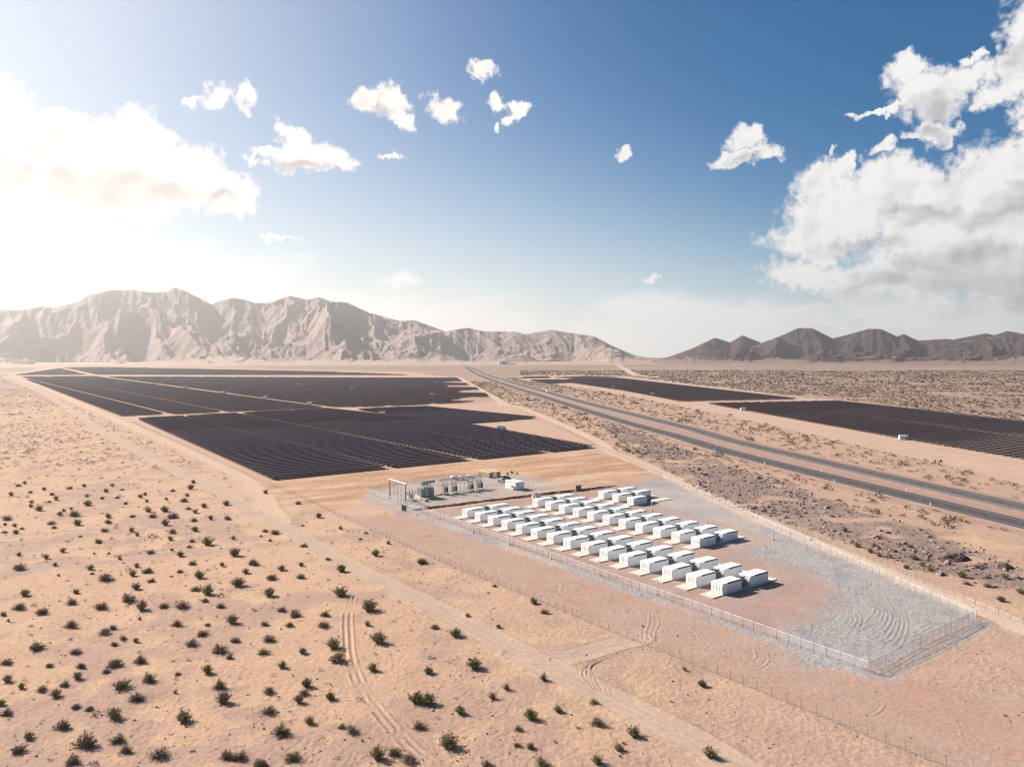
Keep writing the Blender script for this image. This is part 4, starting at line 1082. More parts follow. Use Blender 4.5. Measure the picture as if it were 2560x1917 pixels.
for k, (px, py) in enumerate(((1112,1236),(1135,1233.5),(1176,1228),(1199,1224.5))):
    p = survey(px, py); e = empty('feeder_breaker', (*p, 0), ROT); tag(e, f'pale green feeder breaker cabinet with louvred door, {FB[k]} of four', 'breaker cabinet', 'feeder breakers of the substation'); e.scale = (1.25, 1.25, 1.25)
    MB().box(-1.3, 1.3, -1.0, 1.0, -.02, .25).build('plinth', MAT['concrete'], e)
    MB().box(-.9, .9, -.7, .7, .9, 2.7).box(-.95, .95, -.75, .75, 2.7, 2.8).build('cabinet', MAT['green_cab'], e)
    MB().box(.3, .93, -.78, -.70, 1.0, 2.6).build('louvred_door', MAT['louvre'], e)
    for sx in (-.8, .8):
        for sy in (-.6, .6): MB().bar((sx, sy, .2), (sx, sy, .9), .06, 5).build('leg', MAT['steel'], e)
    for j in range(6):
        x0, y0 = -.7 + .7 * (j % 3), -.45 if j < 3 else .45
        m_ = MB().bar((x0, y0, 2.8), (x0 * 1.2, y0 * 1.6, 3.7), .06, 5)
        for i in range(3): m_.bar((x0, y0, 2.95 + .2 * i), (x0, y0, 3.03 + .2 * i), .13, 7)
        m_.build('bushing', MAT['porcelain'], e)
def bus_frame(px, py, label):
    p = survey(px, py); e = empty('bus_structure', (*p, 0), ROT); tag(e, label, 'bus structure')
    hh = 5.3
    for i in range(4):
        for y0 in (0, 3.2): MB().bar((i * 2.5, y0, 0), (i * 2.5, y0, hh), .09, 6).build('column', MAT['steel_pale'], e)
    for y0 in (0, 3.2): MB().bar((-.6, y0, hh), (8.1, y0, hh), .12, 6).build('beam', MAT['steel_pale'], e)
    MB().bar((-.6, 1.6, hh + .6), (8.1, 1.6, hh + .6), .09, 6).bar((-.6, .7, hh + .6), (8.1, .7, hh + .6), .09, 6).bar((-.6, 2.5, hh + .6), (8.1, 2.5, hh + .6), .09, 6).build('bus_bars', MAT['steel_pale'], e)
    for i in range(4):
        for j in range(3):
            m_ = MB().bar((i * 2.5, .7 + .9 * j, hh), (i * 2.5, .7 + .9 * j, hh + .6), .05, 5).bar((i * 2.5, .7 + .9 * j, hh + .15), (i * 2.5, .7 + .9 * j, hh + .45), .12, 7)
            m_.path([(i * 2.5 + .3, .7 + .9 * j, hh), (i * 2.5 + .9, .6 + .9 * j, hh - 1.0), (i * 2.5 + .5, .5 + .9 * j, hh - 2.2)], .035, 4)
            m_.build('insulator', MAT['porcelain'], e)
    MB().bar((0, 0, hh - 1.4), (7.5, 0, hh - 1.4), .07, 5).bar((0, 0, hh - 1.4), (2.5, 0, hh), .05, 4).bar((5, 0, hh), (7.5, 0, hh - 1.4), .05, 4).build('bracing', MAT['steel'], e)
bus_frame(1106, 1232.5, 'steel bus structure with porcelain insulators over the left feeder breakers')
bus_frame(1138, 1227.5, 'steel bus structure with porcelain insulators in the middle of the switchyard')
bus_frame(1170, 1224.5, 'steel bus structure with porcelain insulators over the right feeder breakers')
for k, (px, py, top) in enumerate(((1048,1226,1192),(1057,1223,1192),(1065,1224,1193))):
    p = survey(px, py); hh = (py - top) / (py - HOR) * CH; e = empty('lightning_mast', (*p, 0)); tag(e, 'thin pale lightning mast behind the big transformer, ' + ('left', 'middle', 'right')[k] + ' of three', 'mast', 'lightning masts')
    MB().bar((0, 0, 0), (0, 0, hh * .7), .09, 6, .06).build('shaft', MAT['steel_pale'], e); MB().bar((0, 0, hh * .7), (0, 0, hh), .035, 5, .012).build('spike', MAT['steel_pale'], e); MB().box(-.3, .3, -.3, .3, 0, .25).build('base', MAT['concrete'], e)

def control_building():
    p = survey(1289, 1225.5); e = empty('control_building', (*p, 0), ROT); tag(e, 'white flat-roofed control building at the right of the substation', 'building')
    L, Wd, hh = 4.9, 8.0, 3.55
    MB().box(0, L, 0, Wd, .2, hh).build('wall', MAT['white2'], e)
    MB().box(-.15, L + .15, -.15, Wd + .15, hh, hh + .16).build('roof', MAT['white'], e)
    MB().box(-.1, L + .1, -.1, Wd + .1, -.05, .2).build('plinth', MAT['concrete'], e)
    d = MB().box(-.06, 0, 3.2, 4.2, .25, 2.4).build('door', MAT['steel_pale'], e); MB().box(-.1, -.06, 3.3, 3.4, 1.2, 1.4).build('handle', MAT['black'], d)
    ac = MB().box(-.75, -.002, 1.0, 2.0, .35, 2.1).build('air_conditioner', MAT['white'], e); MB().box(-.78, -.75, 1.1, 1.9, 1.2, 2.0).build('grille', MAT['louvre'], ac)
    MB().box(1.1, 1.6, -.08, 0, 2.2, 2.9).build('wall_light', MAT['black'], e)
    for k in range(5): MB().box(.4 + k * .95, .46 + k * .95, -.03, 0, .25, hh - .05).build('wall_batten', MAT['white2'], e)
control_building()
fence('pipe_rail_fence', S([(1312,1216),(1357,1224.5)]), 2.1, 2.6, 'pale pipe-rail fence right of the white control building', MAT['mesh'], rail='pale', arm=False)
fence('pipe_rail_fence', S([(1240,1206),(1266,1211)]), 2.1, 2.6, 'short pale gate fence left of the white control building', MAT['mesh'], rail='pale', arm=False)
fence('chain_link_fence', S([(917,1233),(975,1214),(1120,1196),(1235,1186)]), 2.1, 3.05, 'chain-link fence along the back of the substation', MAT['mesh_thin'], rail=True, arm=False)

# shipping containers, vehicles and planting behind the substation
def tan_container(px, py, label, L=10.5):
    p = survey(px, py); e = empty('storage_container', (*p, 0), ROT + math.pi / 2); tag(e, label, 'container', 'tan storage containers')
    b = MB().box(0, L, 0, 2.44, .15, 2.6)
    for i in range(26):
        x0 = .2 + i * (L - .4) / 26; b.box(x0, x0 + .18, 2.44, 2.49, .3, 2.45).box(x0, x0 + .18, -.05, 0, .3, 2.45)
    b.build('body', MAT['tan'], e)
    MB().box(-.02, L + .02, -.02, 2.46, 2.6, 2.72).build('roof', MAT['tan'], e)
    for y0 in (.06, 1.25): d = MB().box(-.07, 0, y0, y0 + 1.13, .25, 2.5).build('door', MAT['tan_dark'], e); MB().bar((-.1, y0 + .3, .3), (-.1, y0 + .3, 2.4), .025, 4).build('lock_bar', MAT['steel'], d)
    for x0 in (.1, L - .3):
        for y0 in (.1, 2.1): MB().box(x0, x0 + .2, y0, y0 + .2, -.02, .15).build('foot_block', MAT['concrete'], e)
tan_container(1233, 1193.5, 'tan storage container nearest the substation, behind russet shrubs')
tan_container(1251, 1191.5, 'tan storage container behind the other, right of it')
def vehicle(px, py, rz, kind, mat, label, cat):
    p = survey(px, py) if not isinstance(px, tuple) else px
    e = empty(kind, (*p, 0 if py else .42), rz); tag(e, label, cat)
    Lh = 2.8
    if kind == 'pickup_truck':
        body = [(-2.8, .5), (2.75, .5), (2.8, .95), (1.35, 1.12), (.7, 1.85), (-.75, 1.88), (-.95, 1.15), (-2.8, 1.12)]
        win = [(1.15, 1.15), (.62, 1.75), (-.65, 1.78), (-.8, 1.17)]
    elif kind == 'box_truck':
        body = [(1.4, .6), (3.6, .6), (3.65, 1.6), (3.3, 2.7), (1.4, 2.8)]; win = [(3.3, 1.7), (3.05, 2.45), (2.0, 2.5), (2.0, 1.7)]; Lh = 3.4
    else:
        body = [(-2.2, .4), (2.2, .4), (2.25, .85), (1.2, 1.0), (.55, 1.5), (-1.3, 1.55), (-2.2, 1.0)]; win = [(1.0, 1.02), (.48, 1.42), (-1.15, 1.45), (-1.6, 1.05)]
    w2 = 1.2 if kind == 'box_truck' else .95
    MB().prism(body, -w2, w2).build('body', MAT[mat], e)
    for s_ in (-1, 1): MB().prism(win, s_ * (w2 - .01), s_ * (w2 + .02)).build('side_window', MAT['glass'], e)
    xs = (1.75, -1.7) if kind != 'box_truck' else (2.7, -2.4)
    r_ = .38 if kind != 'box_truck' else .5
    for x0 in xs:
        for s_ in (-1, 1):
            wv = MB().bar((x0, s_ * (w2 - .25), r_), (x0, s_ * (w2 + .03), r_), r_, 12).build('wheel', MAT['tyre'], e); MB().bar((x0, s_ * (w2 + .03), r_), (x0, s_ * (w2 + .05), r_), r_ * .55, 10).build('rim', MAT['steel'], wv)
    if kind == 'pickup_truck': MB().box(-2.7, -1.0, -.8, .8, 1.0, 1.16).build('load_bed', MAT['black'], e)
    if kind == 'box_truck':
        MB().box(-4.2, 1.2, -1.25, 1.25, 1.0, 3.7).build('cargo_box', MAT['white2'], e); MB().box(-4.0, 2.0, -.5, .5, .6, 1.0).build('chassis', MAT['black'], e); MB().box(-4.24, -4.2, -1.15, 1.15, 1.1, 3.6).build('rear_door', MAT['louvre'], e)
    else:
        fx = 2.8 if kind == 'pickup_truck' else 2.24
        for s_ in (-.7, .7): MB().box(fx - .02, fx + .02, s_ - .18, s_ + .18, .68, .86).build('headlight', MAT['steel_pale'], e)
    return e
vehicle(1150, 1199, rad(8), 'pickup_truck', 'car_white', 'white pickup parked behind the switchgear', 'pickup')
vehicle(1137, 1196.5, rad(20), 'sedan_car', 'car_white', 'low white car left of the parked white pickup', 'car')
vehicle(1174, 1195, rad(12), 'sedan_car', 'car_white', 'low white car right of the parked white pickup', 'car')
vehicle(1256, 1204, rad(25), 'pickup_truck', 'car_grey', 'grey pickup beside the white control building', 'pickup')
vehicle(1266, 1197, rad(-10), 'sedan_car', 'car_dark', 'black car behind the white control building', 'car')
tp = min(((x0 - 55) ** 2 + (y0 - 1225) ** 2, x0, y0, a) for x0, y0, a in along(HWY2, 5))
vehicle((tp[1] - 1.5, tp[2]), 0, tp[3] + math.pi, 'box_truck', 'car_white', 'white box truck driving on the far carriageway', 'truck')

# ------------------------------------------------------------------ far building
def far_hall(px, py):
    p = survey(px, py); zz = max(0, zl_at(*p)); print('hall', p, zz); e = empty('warehouse', (*p, zz), rad(4)); tag(e, 'white industrial hall with a dark doorway at the mountain foot', 'building')
    MB().box(-26, 26, 0, 40, -3, 17).build('wall', MAT['white'], e); MB().prism([(-27, 17), (27, 17), (0, 20)], -1, 41).build('roof', MAT['white'], e)
    MB().box(-9, 9, -.4, 0, 0, 10).build('door', MAT['louvre'], e)
    a_ = MB().box(26.2, 70, 5, 30, 0, 6).build('annex', MAT['white2'], e); MB().box(30, 64, 4.6, 5, 1, 4).build('window_band', MAT['glass'], a_)
far_hall(1259, 911)

# ------------------------------------------------------------------ power line beyond the right field
PL = [(1762,962,22),(1843,970,23),(1922,981,23),(1965,980.6,22),(2086,1002,23),(2135,1002,23),(2321,1024,23),(2388,1026,21),(1700,957,22)]
ordp = ['first', 'second', 'third', 'fourth', 'fifth', 'sixth', 'seventh', 'eighth', 'ninth']
for k, (px, py, hh) in enumerate(sorted(PL, key=lambda q_: -q_[0])):
    p = survey(px, py); e = empty('power_pole', (*p, 0), rad(100)); tag(e, f'grey utility pole beyond the right solar field, {ordp[k]} from the right', 'utility pole', 'utility poles beyond the right field')
    MB().bar((0, 0, 0), (0, 0, hh), .42, 8, .25).build('shaft', MAT['steel'], e)
    for z0 in (hh - 1.5, hh - 4.2): MB().box(-2.2, 2.2, -.12, .12, z0, z0 + .22).build('cross_arm', MAT['steel'], e)
    for x0 in (-2, 2):
        for z0 in (hh - 1.5, hh - 4.2): MB().bar((x0, 0, z0 - .9), (x0, 0, z0), .12, 6).build('insulator', MAT['porcelain'], e)

# ------------------------------------------------------------------ solar fields
TILT, SL, ZL = rad(24), 3.5, .75
def table_mesh(n, kind):
    """n tables end to end; local x along the row, the panels face +y (away from the camera, to the sun)"""
    b = MB(); cz, sz = math.cos(TILT), math.sin(TILT)
    for i in range(n):
      for x0, x1 in ((i * TAB + .1, i * TAB + 4.45), (i * TAB + 4.72, i * TAB + 9.05)):
        yl, yh_ = SL * cz / 2, -SL * cz / 2; zl, zh = ZL, ZL + SL * sz
        vs = []
        for dz in (0, .07): vs += [(x0, yl, zl + dz), (x1, yl, zl + dz), (x1, yh_, zh + dz), (x0, yh_, zh + dz)]
        b.add(vs, ((0, 1, 2, 3), (7, 6, 5, 4), (0, 4, 5, 1), (1, 5, 6, 2), (2, 6, 7, 3), (3, 7, 4, 0)))
    return b.mesh('panel_table', MAT['panel_back'])
def rack_mesh(n):
    b = MB(); sz = math.sin(TILT); zc = ZL + SL * sz / 2 - .12
    b.box(.05, n * TAB - .2, -.07, .07, zc - .14, zc)
    yt = -SL * math.cos(TILT) / 2; b.box(.05, n * TAB - .2, yt - .10, yt - .01, ZL + SL * sz - .06, ZL + SL * sz + .09)
    for i in range(n + 1):
        x0 = min(i * TAB + .1, n * TAB - .3)
        b.box(x0 - .09, x0 + .09, -.09, .09, -.3, zc - .1)
        if i < n: b.box(x0 + TAB / 2 - .09, x0 + TAB / 2 + .09, -.09, .09, -.3, zc - .1)
        b.box(x0 - .20, x0 + .16, -1.70, -1.62, ZL + SL * sz * .70, ZL + SL * sz + .12)
        if i < n: b.box(x0 + TAB / 2 - .18, x0 + TAB / 2 + .18, -1.70, -1.62, ZL + SL * sz * .70, ZL + SL * sz + .12)
    return b.mesh('support_rack', MAT['rack'])
T1 = table_mesh(1, 0); RACKS = {}
rows = []
for poly, pitch, ais, aw, nm in ((L1, 5.5, aisL, 5.5, 'front'), (L2, 5.5, [], 5, 'small'), (R1, 6.3, [], 5, 'right')):
    rows += [(s_, n_, v, k_, nm) for s_, n_, v, k_ in row_spans(poly, pitch, ais, aw, 1.5)]
# right field: an aisle parallel to its edge splits every row in two
def split_right(rs):
    out = []
    A_, B_ = np.array(survey(1868, 1004.5)), np.array(survey(2560, 1092))
    for (s_, n_, v, k_, nm) in rs:
        if nm != 'right': out.append((s_, n_, v, k_, nm)); continue
        (a0, b0), (a1, b1) = uv(A_), uv(B_); ux = a0 + (v - b0) / (b1 - b0) * (a1 - a0); e_ = s_ + n_ * k_ * TAB
        if s_ + 6 < ux < e_ - 6:
            for p0, p1 in ((s_, ux - 1.6), (ux + 1.6, e_)):
                m_ = max(1, round((p1 - p0) / TAB)); out.append((p0, m_, v, (p1 - p0) / m_ / TAB, nm))
        else: out.append((s_, n_, v, k_, nm))
    return out
rows = split_right(rows)
def row_dist(r): p = xy(r[0] + r[1] * TAB / 2, r[2]); return math.hypot(*p) if abs(math.atan2(p[0], p[1])) < .64 else 9e9
rows = [r for r in rows if row_dist(r) < 9e8]
rows.sort(key=lambda r: row_dist(r) / r[1] ** .35)
NR = 300
LABEL = {'front': ('row of dark tilted solar panels in the big front block', 'panel rows of the front block'),
         'small': ('row of dark tilted solar panels in the small wedge behind the front block', 'panel rows of the small wedge'),
         'right': ('row of dark tilted solar panels in the near block beyond the highway', 'panel rows beyond the highway')}
far_v, far_f, rack_v, rack_f = [], [], [], []
FINGERS = []
for (tip, top, bot) in (((1040, 997), (1244, 991), (1244, 1009)), ((1080, 979), (1222, 974), (1222, 989)), ((1065, 966), (1175, 962.5), (1175, 973)), ((1070, 956), (1150, 953.5), (1150, 961))):
    t_, a_, b_ = uv(survey(*tip)), uv(survey(*top)), uv(survey(*bot)); FINGERS.append((min(a_[1], b_[1]), max(a_[1], b_[1]), (t_, a_, b_)))
def finger_limit(v, f0, f1, tri):
    t_, a_, b_ = tri
    c = (v - f0) / (f1 - f0); return t_[0] + abs(c - .5) * 2 * (max(a_[0], b_[0]) - t_[0]) * .5
def far_table(s_, n_, v, k_=1.0):
    cz, sz = math.cos(TILT), math.sin(TILT); zc = ZL + SL * sz / 2
    for i in range(n_):
        x0, x1 = s_ + i * TAB * k_ + .1, s_ + (i + 1) * TAB * k_ - .15; k = len(far_v)
        for dz in (0, .07):
            for (uu, dv, zz) in ((x0, SL * cz / 2, ZL), (x1, SL * cz / 2, ZL), (x1, -SL * cz / 2, ZL + SL * sz), (x0, -SL * cz / 2, ZL + SL * sz)):
                a = U * uu + V * (v + dv); far_v.append((a[0], a[1], zz + dz))
        far_f.extend([(k, k + 1, k + 2, k + 3), (k + 7, k + 6, k + 5, k + 4), (k, k + 4, k + 5, k + 1), (k + 1, k + 5, k + 6, k + 2), (k + 2, k + 6, k + 7, k + 3), (k + 3, k + 7, k + 4, k)])
        k = len(rack_v); yt = v - SL * cz / 2; zt = ZL + SL * sz + .08
        for (uu, vv, z_) in ((x0, yt - .12, zt - .1), (x1, yt - .12, zt - .1), (x1, yt + .10, zt), (x0, yt + .10, zt)): a = U * uu + V * vv; rack_v.append((a[0], a[1], z_))
        rack_f.append((k, k + 1, k + 2, k + 3))
        for uu in (x0, x0 + TAB * k_ / 2):
            k = len(rack_v); c0 = U * (uu - .14) + V * (v - 1.4); c1 = U * (uu + .14) + V * (v - 1.4)
            rack_v.extend([(c0[0], c0[1], -.2), (c1[0], c1[1], -.2), (c1[0], c1[1], zc + .3), (c0[0], c0[1], zc + .3)]); rack_f.append((k, k + 1, k + 2, k + 3))
def nth(k): return '%d%s' % (k, 'th' if 10 < k % 100 < 14 else {1: 'st', 2: 'nd', 3: 'rd'}.get(k % 10, 'th'))
vs_by = {nm: sorted({round(r[2], 2) for r in rows if r[4] == nm}) for nm in LABEL}
for r in rows[:NR]:
    s_, n_, v, k_, nm = r; p = xy(s_, v); e = empty('solar_panel_row', (*p, 0), ROT)
    same = sorted(q[0] for q in rows if q[4] == nm and abs(q[2] - v) < .01); si = same.index(s_)
    sec = '' if len(same) == 1 else ', ' + ('left section' if len(same) == 2 and si == 0 else 'right section' if len(same) == 2 else nth(si + 1) + ' section from left')
    blk = {'front': 'from the near edge of the front block', 'small': 'of the small wedge behind the front block', 'right': 'from the near edge beyond the highway'}[nm]
    tag(e, f'{nth(vs_by[nm].index(round(v, 2)) + 1)} panel row {blk}{sec}', 'solar panels', LABEL[nm][1])
    for i in range(n_): link('panel_table', T1, e, (i * TAB * k_, 0, 0), None, (k_, 1, 1))
    if n_ not in RACKS: RACKS[n_] = rack_mesh(n_)
    link('support_rack', RACKS[n_], e, None, None, (k_, 1, 1))
for r in rows[NR:]: far_table(*r[:4])
aisF = [aisL[2] + 62 * k + .01 for k in range(-3, 14)]
aisA = [aisL[0] - 4.01, aisL[1] - 4.01] + [aisL[0] - 62 * k for k in range(1, 5)]
for poly, pitch, ais, aw in ((L3A, 6.6, aisA, 8), (L3B, 6.6, aisF, 8), (L4A, 9, aisF, 5), (L4B, 9, aisF, 5), (R2, 7.0, [], 5), (R2B, 7.4, [], 5), (R3A, 7.4, [], 5), (R3B, 7.4, [], 5)):
    for (s_, n_, v, k_) in row_spans(poly, pitch, ais, aw):
        if poly is L3B:                                          # fingers of bare ground reach in from the highway side
            cut = [(f0, f1, ln) for f0, f1, ln in FINGERS if f0 < v < f1]
            if cut:
                e_ = s_ + n_ * k_ * TAB; lim = uv(survey(1140, 960))[0] * 0 + finger_limit(v, *cut[0])
                if s_ > lim: continue
                if e_ > lim: n2 = max(1, round((lim - s_) / TAB)); k_ = (lim - s_) / n2 / TAB; n_ = n2
        if n_ % 2 == 0 and math.hypot(*xy(s_, v)) > 1100: n_, k_ = n_ // 2, k_ * 2   # too far to tell single tables apart
        far_table(s_, n_, v, k_)
o = link('solar_field', np_mesh('solar_field', far_v, far_f, MAT['panel_back'])); tag(o, 'dark solar panel rows of the far blocks, stretching to the mountains', 'solar panels', kind='stuff')
o2 = link('support_posts', np_mesh('support_posts', rack_v, rack_f, MAT['rack']), o); tag(o2, kind='stuff')
print('solar rows', len(rows), 'far tables', len(far_f) // 6)

INV = [(774,1011,'on the main plant road, nearest the camera'),(663,996,'on the main plant road, second from the camera'),(558,983,'on the main plant road, third from the camera'),(463,970,'on the main plant road, fourth from the camera'),(386,960.5,'on the main plant road, fifth from the camera'),
 (879,975,'in the left field, on the second aisle, left one'),(748,964,'in the left field, farther back on the second aisle'),(1080,989.5,'in the left field near the highway side fingers'),(955,1036.5,'beside the small wedge of panels'),(1252,1073,'behind the back edge of the front block'),(1089,957.5,'in the far left field, highway side'),(948,950,'in the far left field, middle of three small ones'),(899,948,'in the far left field, left of three small ones'),
 (2258,1099,'beyond the highway, nearest the camera'),(1858.6,1026,'beyond the highway, second from the camera'),(1631.7,987.5,'beyond the highway, third from the camera'),(1532,970.5,'beyond the highway, fourth from the camera'),(1467.7,959.5,'beyond the highway, farthest')]
im = {}
im['body'] = MB().box(-2.9, -.05, -1.2, 1.2, .3, 3.1).box(.05, 2.9, -1.2, 1.2, .3, 3.1).box(-3, 3, -1.3, 1.3, 3.1, 3.22).mesh('enclosure', MAT['white'])
im['skid'] = MB().box(-3.2, 3.4, -1.4, 1.4, 0, .3).mesh('skid', MAT['concrete'])
im['door'] = MB().box(-1.1, 1.1, -.03, .03, .5, 2.8).mesh('door', MAT['white2'])
im['grille'] = MB().box(-.35, .35, -.05, .0, 1.0, 2.2).mesh('grille', MAT['louvre'])
im['tr'] = MB().box(3.0, 4.3, -.8, .8, .3, 2.0).mesh('step_up_transformer', MAT['trafo'])
for px, py, lb in INV:
    p = survey(px, py); e = empty('inverter_station', (*p, 0), ROT - rad(40)); tag(e, 'white inverter station ' + lb, 'inverter', 'inverter stations in the solar fields')
    link('enclosure', im['body'], e); link('skid', im['skid'], e)
    for x0 in (-1.5, 1.5): d = link('door', im['door'], e, (x0, -1.24, 0)); link('grille', im['grille'], d, (0, -.03, 0))
    link('step_up_transformer', im['tr'], e)

# ------------------------------------------------------------------ shrubs
def shrub_mesh(seed, n_stem, n_leaf, spread, upright, part):
    r = random.Random(seed); b = MB()
    tips = []
    for i in range(n_stem):
        a = r.uniform(0, 2 * math.pi); el_ = r.uniform(.15, 1.35) if upright < .5 else r.uniform(.6, 1.45)
        L_ = r.uniform(.65, 1.08) * (.75 + .4 * math.sin(el_) * upright + .15 * math.sin(3 * a + seed))
        base = Vector((r.uniform(-.16, .16), r.uniform(-.16, .16), 0)); tip = Vector((math.cos(a) * math.cos(el_) * L_ * spread, math.sin(a) * math.cos(el_) * L_ * spread, math.sin(el_) * L_ * .95))
        mid_ = base.lerp(tip, .5) + Vector((0, 0, -.04)); tips.append((base, mid_, tip))
        if part == 'stems':
            w = .018; side = Vector((-math.sin(a), math.cos(a), 0)) * w; up = Vector((0, 0, w))
            for p0, p1, k0, k1 in ((base, mid_, 1, .8), (mid_, tip, .8, .3)):
                b.add([p0 - side * k0, p0 + side * k0, p1 + side * k1, p1 - side * k1], ((0, 1, 2, 3),)); b.add([p0 - up * k0, p0 + up * k0, p1 + up * k1, p1 - up * k1], ((0, 1, 2, 3),))
    if part == 'foliage':
        for i in range(n_leaf):
            base, mid_, tip = r.choice(tips); t_ = r.betavariate(3.0, 1.4)
            c_ = (base.lerp(mid_, t_ * 2) if t_ < .5 else mid_.lerp(tip, t_ * 2 - 1)) + Vector([r.gauss(0, .055) for _ in range(3)])
            if c_.z < .02: c_.z = .02 + r.random() * .05
            n_ = Vector([r.gauss(0, 1) for _ in range(3)]).normalized(); t1 = n_.orthogonal().normalized(); t2 = n_.cross(t1); w = r.uniform(.030, .062)
            b.add([c_ - t1 * w * 1.5, c_ - t2 * w * .8, c_ + t1 * w * 1.5, c_ + t2 * w * .8], ((0, 1, 2, 3),))
    return b
KINDS = {'dry': ('bush_grey', 150, 260, 1.15, .3), 'grey': ('bush_grey', 130, 520, 1.1, .45), 'olive': ('bush_olive', 110, 560, 1.0, .7), 'green': ('bush_green', 110, 720, 1.0, .6), 'gold': ('bush_gold', 100, 460, 1.05, .6), 'bare': ('bush_gold', 120, 70, .95, .8)}
SH = {}
for kd, (mt, ns, nl, sp, up) in KINDS.items():
    SH[kd] = [(shrub_mesh(11 * i + hash_ , ns, nl, sp, up, 'stems').mesh('stems', MAT['bush_dry']), shrub_mesh(11 * i + hash_, ns, nl, sp, up, 'foliage').mesh('foliage', MAT[mt])) for i, hash_ in ((0, len(kd)), (1, len(kd) * 3), (2, len(kd) * 7), (3, len(kd) * 13))]
A_ = [(150,75,120),(435,45,60),(715,75,90),(725,110,40),(465,130,45),(840,155,140),(1050,120,90),(1165,95,110),(1080,50,70),(1195,170,75),(1075,225,100),(1355,130,35),(1420,95,60),(1520,30,80),(1575,135,110),(1755,45,60),(1880,200,150),(1940,100,80),(2000,35,110),(2145,150,90),(1545,235,90),(1640,265,150),(195,280,110),(600,260,80),(565,340,110),(150,385,120),(335,420,110),(800,375,130),(1010,320,140),(1120,385,140),(1295,370,110),(1440,375,130),(1740,375,90),(1620,330,70),(25,435,70),(65,485,50),(560,520,140),(830,580,120),(890,540,90),(970,625,70),(900,670,80),(1070,645,70),(1105,470,50),(1395,515,110),(1640,515,60),(1600,590,110),(1835,495,130),(1515,675,120),(1855,645,90),(290,700,130),(595,735,110),(1740,730,160),(1815,780,70),(50,815,110),(390,840,70),(635,845,90),(840,885,80),(905,835,150),(1110,810,130),(610,935,110),(1405,905,60),(1640,890,130),(1180,955,130),(60,960,100),(170,1010,80),(330,1025,100),(440,1070,120),(510,990,90),(960,1010,160),(1080,1100,140),(1385,1050,60),(1740,1010,140),(1760,1125,160),(600,1165,90),(705,1180,80),(900,1240,170),(1450,1265,170),(10,1140,80),(50,1215,110),(490,1320,140),(225,1400,110),(145,1510,140),(670,1460,200),(930,1430,140),(990,1510,120),(1260,1550,180),(1790,1560,150),(1890,1570,140),(580,1600,130),(2045,1620,130)]
B_ = [(170,75,90),(325,45,60),(640,90,120),(90,150,90),(320,140,90),(70,285,130),(635,280,160),(865,400,180),(170,400,90),(280,440,120),(515,440,90),(230,520,90),(500,525,110),(850,520,90),(40,510,80),(580,690,150),(335,735,100),(70,640,130),(30,740,110),(940,650,180),(615,800,170),(175,850,110),(890,870,120),(370,995,120),(350,1060,100),(310,1120,120),(70,1050,110),(555,1090,110),(70,1205,130),(1380,540,80),(1545,600,140),(1330,890,110),(1690,850,170),(1640,445,60),(1885,535,60),(1855,210,50),(2165,350,80),(1290,20,90),(1240,1120,160),(1330,1130,150),(1580,1205,110),(1840,1090,120),(1950,1020,110),(2140,1250,150),(1260,1320,140),(1490,1470,220),(390,1285,110),(730,1360,130),(645,1320,70),(170,1370,180),(260,1570,150),(930,1560,180),(1060,1530,130),(1180,1590,150),(2040,1340,90),(2030,1465,70),(2140,1480,70),(1800,1630,120),(25,1620,80)]
C_ = [(105,345,90),(190,420,90),(190,950,110),(300,1190,110),(585,1130,100),(610,1290,150),(900,1380,140),(780,1490,110),(1500,1550,160),(175,1620,140),(610,1600,140),(1300,870,70),(1440,990,110),(80,1480,90)]
D_ = [(165,235,60),(220,210,55),(100,315,70),(270,290,50),(395,265,60),(280,380,60),(275,420,65),(350,450,100),(535,490,75),(660,495,120),(570,455,60),(635,435,50),(465,310,60),(500,355,80),(440,375,45),(620,255,70),(750,235,60),(775,325,60),(785,400,110),(910,350,60),(945,285,70),(1000,230,60),(1090,265,50),(1045,340,60),(1120,395,60),(1250,335,70),(1295,315,60),(1310,375,60),(1320,460,90),(1470,455,110),(1540,280,60),(1485,355,50),(1640,370,90),(1670,325,60),(1700,260,90),(1725,205,60),(1820,420,90),(1740,470,90),(1680,440,60),(1360,510,90),(1540,515,120),(1475,580,110),(1730,545,80),(1880,530,80),(2020,400,100),(2025,530,80),(1740,630,100),(1540,650,90),(1520,710,90),(1715,725,70),(1690,775,60),(1850,750,150),(2080,700,70),(2090,850,150),(1610,850,90),(1345,830,90),(1530,805,60),(960,560,80),(935,635,90),(965,510,80),(1180,505,60),(1175,635,90),(1225,670,60),(875,735,90),(715,685,50),(455,570,90),(485,605,60),(690,575,110),(65,530,100),(45,580,50),(130,590,60),(40,650,60),(140,655,80),(195,615,50),(560,825,90),(410,880,80),(170,855,70),(840,840,40),(970,840,45),(1070,885,50)]
E_ = [(1045,500,110),(870,595,50),(1290,630,90),(1510,745,60),(1820,790,90),(1680,920,140),(2170,1010,120),(460,235,90),(820,350,80),(1570,680,60),(1150,970,80),(880,825,100),(560,680,140),(455,660,90),(410,710,50),(510,760,60)]
F_ = [(710,265,80),(815,390,85),(960,400,90),(920,440,80),(1000,470,80),(1260,395,70),(1290,490,90),(1355,545,70),(1225,570,80),(1430,590,80),(1690,645,120),(1820,570,80),(1740,710,80),(1910,730,90),(2050,655,100),(1905,655,60),(2020,850,100),(2185,785,100),(430,335,40)]
GREEN = {('B', 640, 90), ('B', 370, 995), ('B', 555, 1090), ('B', 1545, 600), ('B', 1690, 850), ('B', 1330, 890), ('B', 1240, 1120), ('B', 1330, 1130), ('B', 1580, 1205), ('B', 2140, 1250), ('C', 900, 1380), ('C', 1440, 990), ('E', 1045, 500), ('F', 1225, 570), ('F', 1820, 570), ('F', 2020, 850), ('B', 325, 45)}
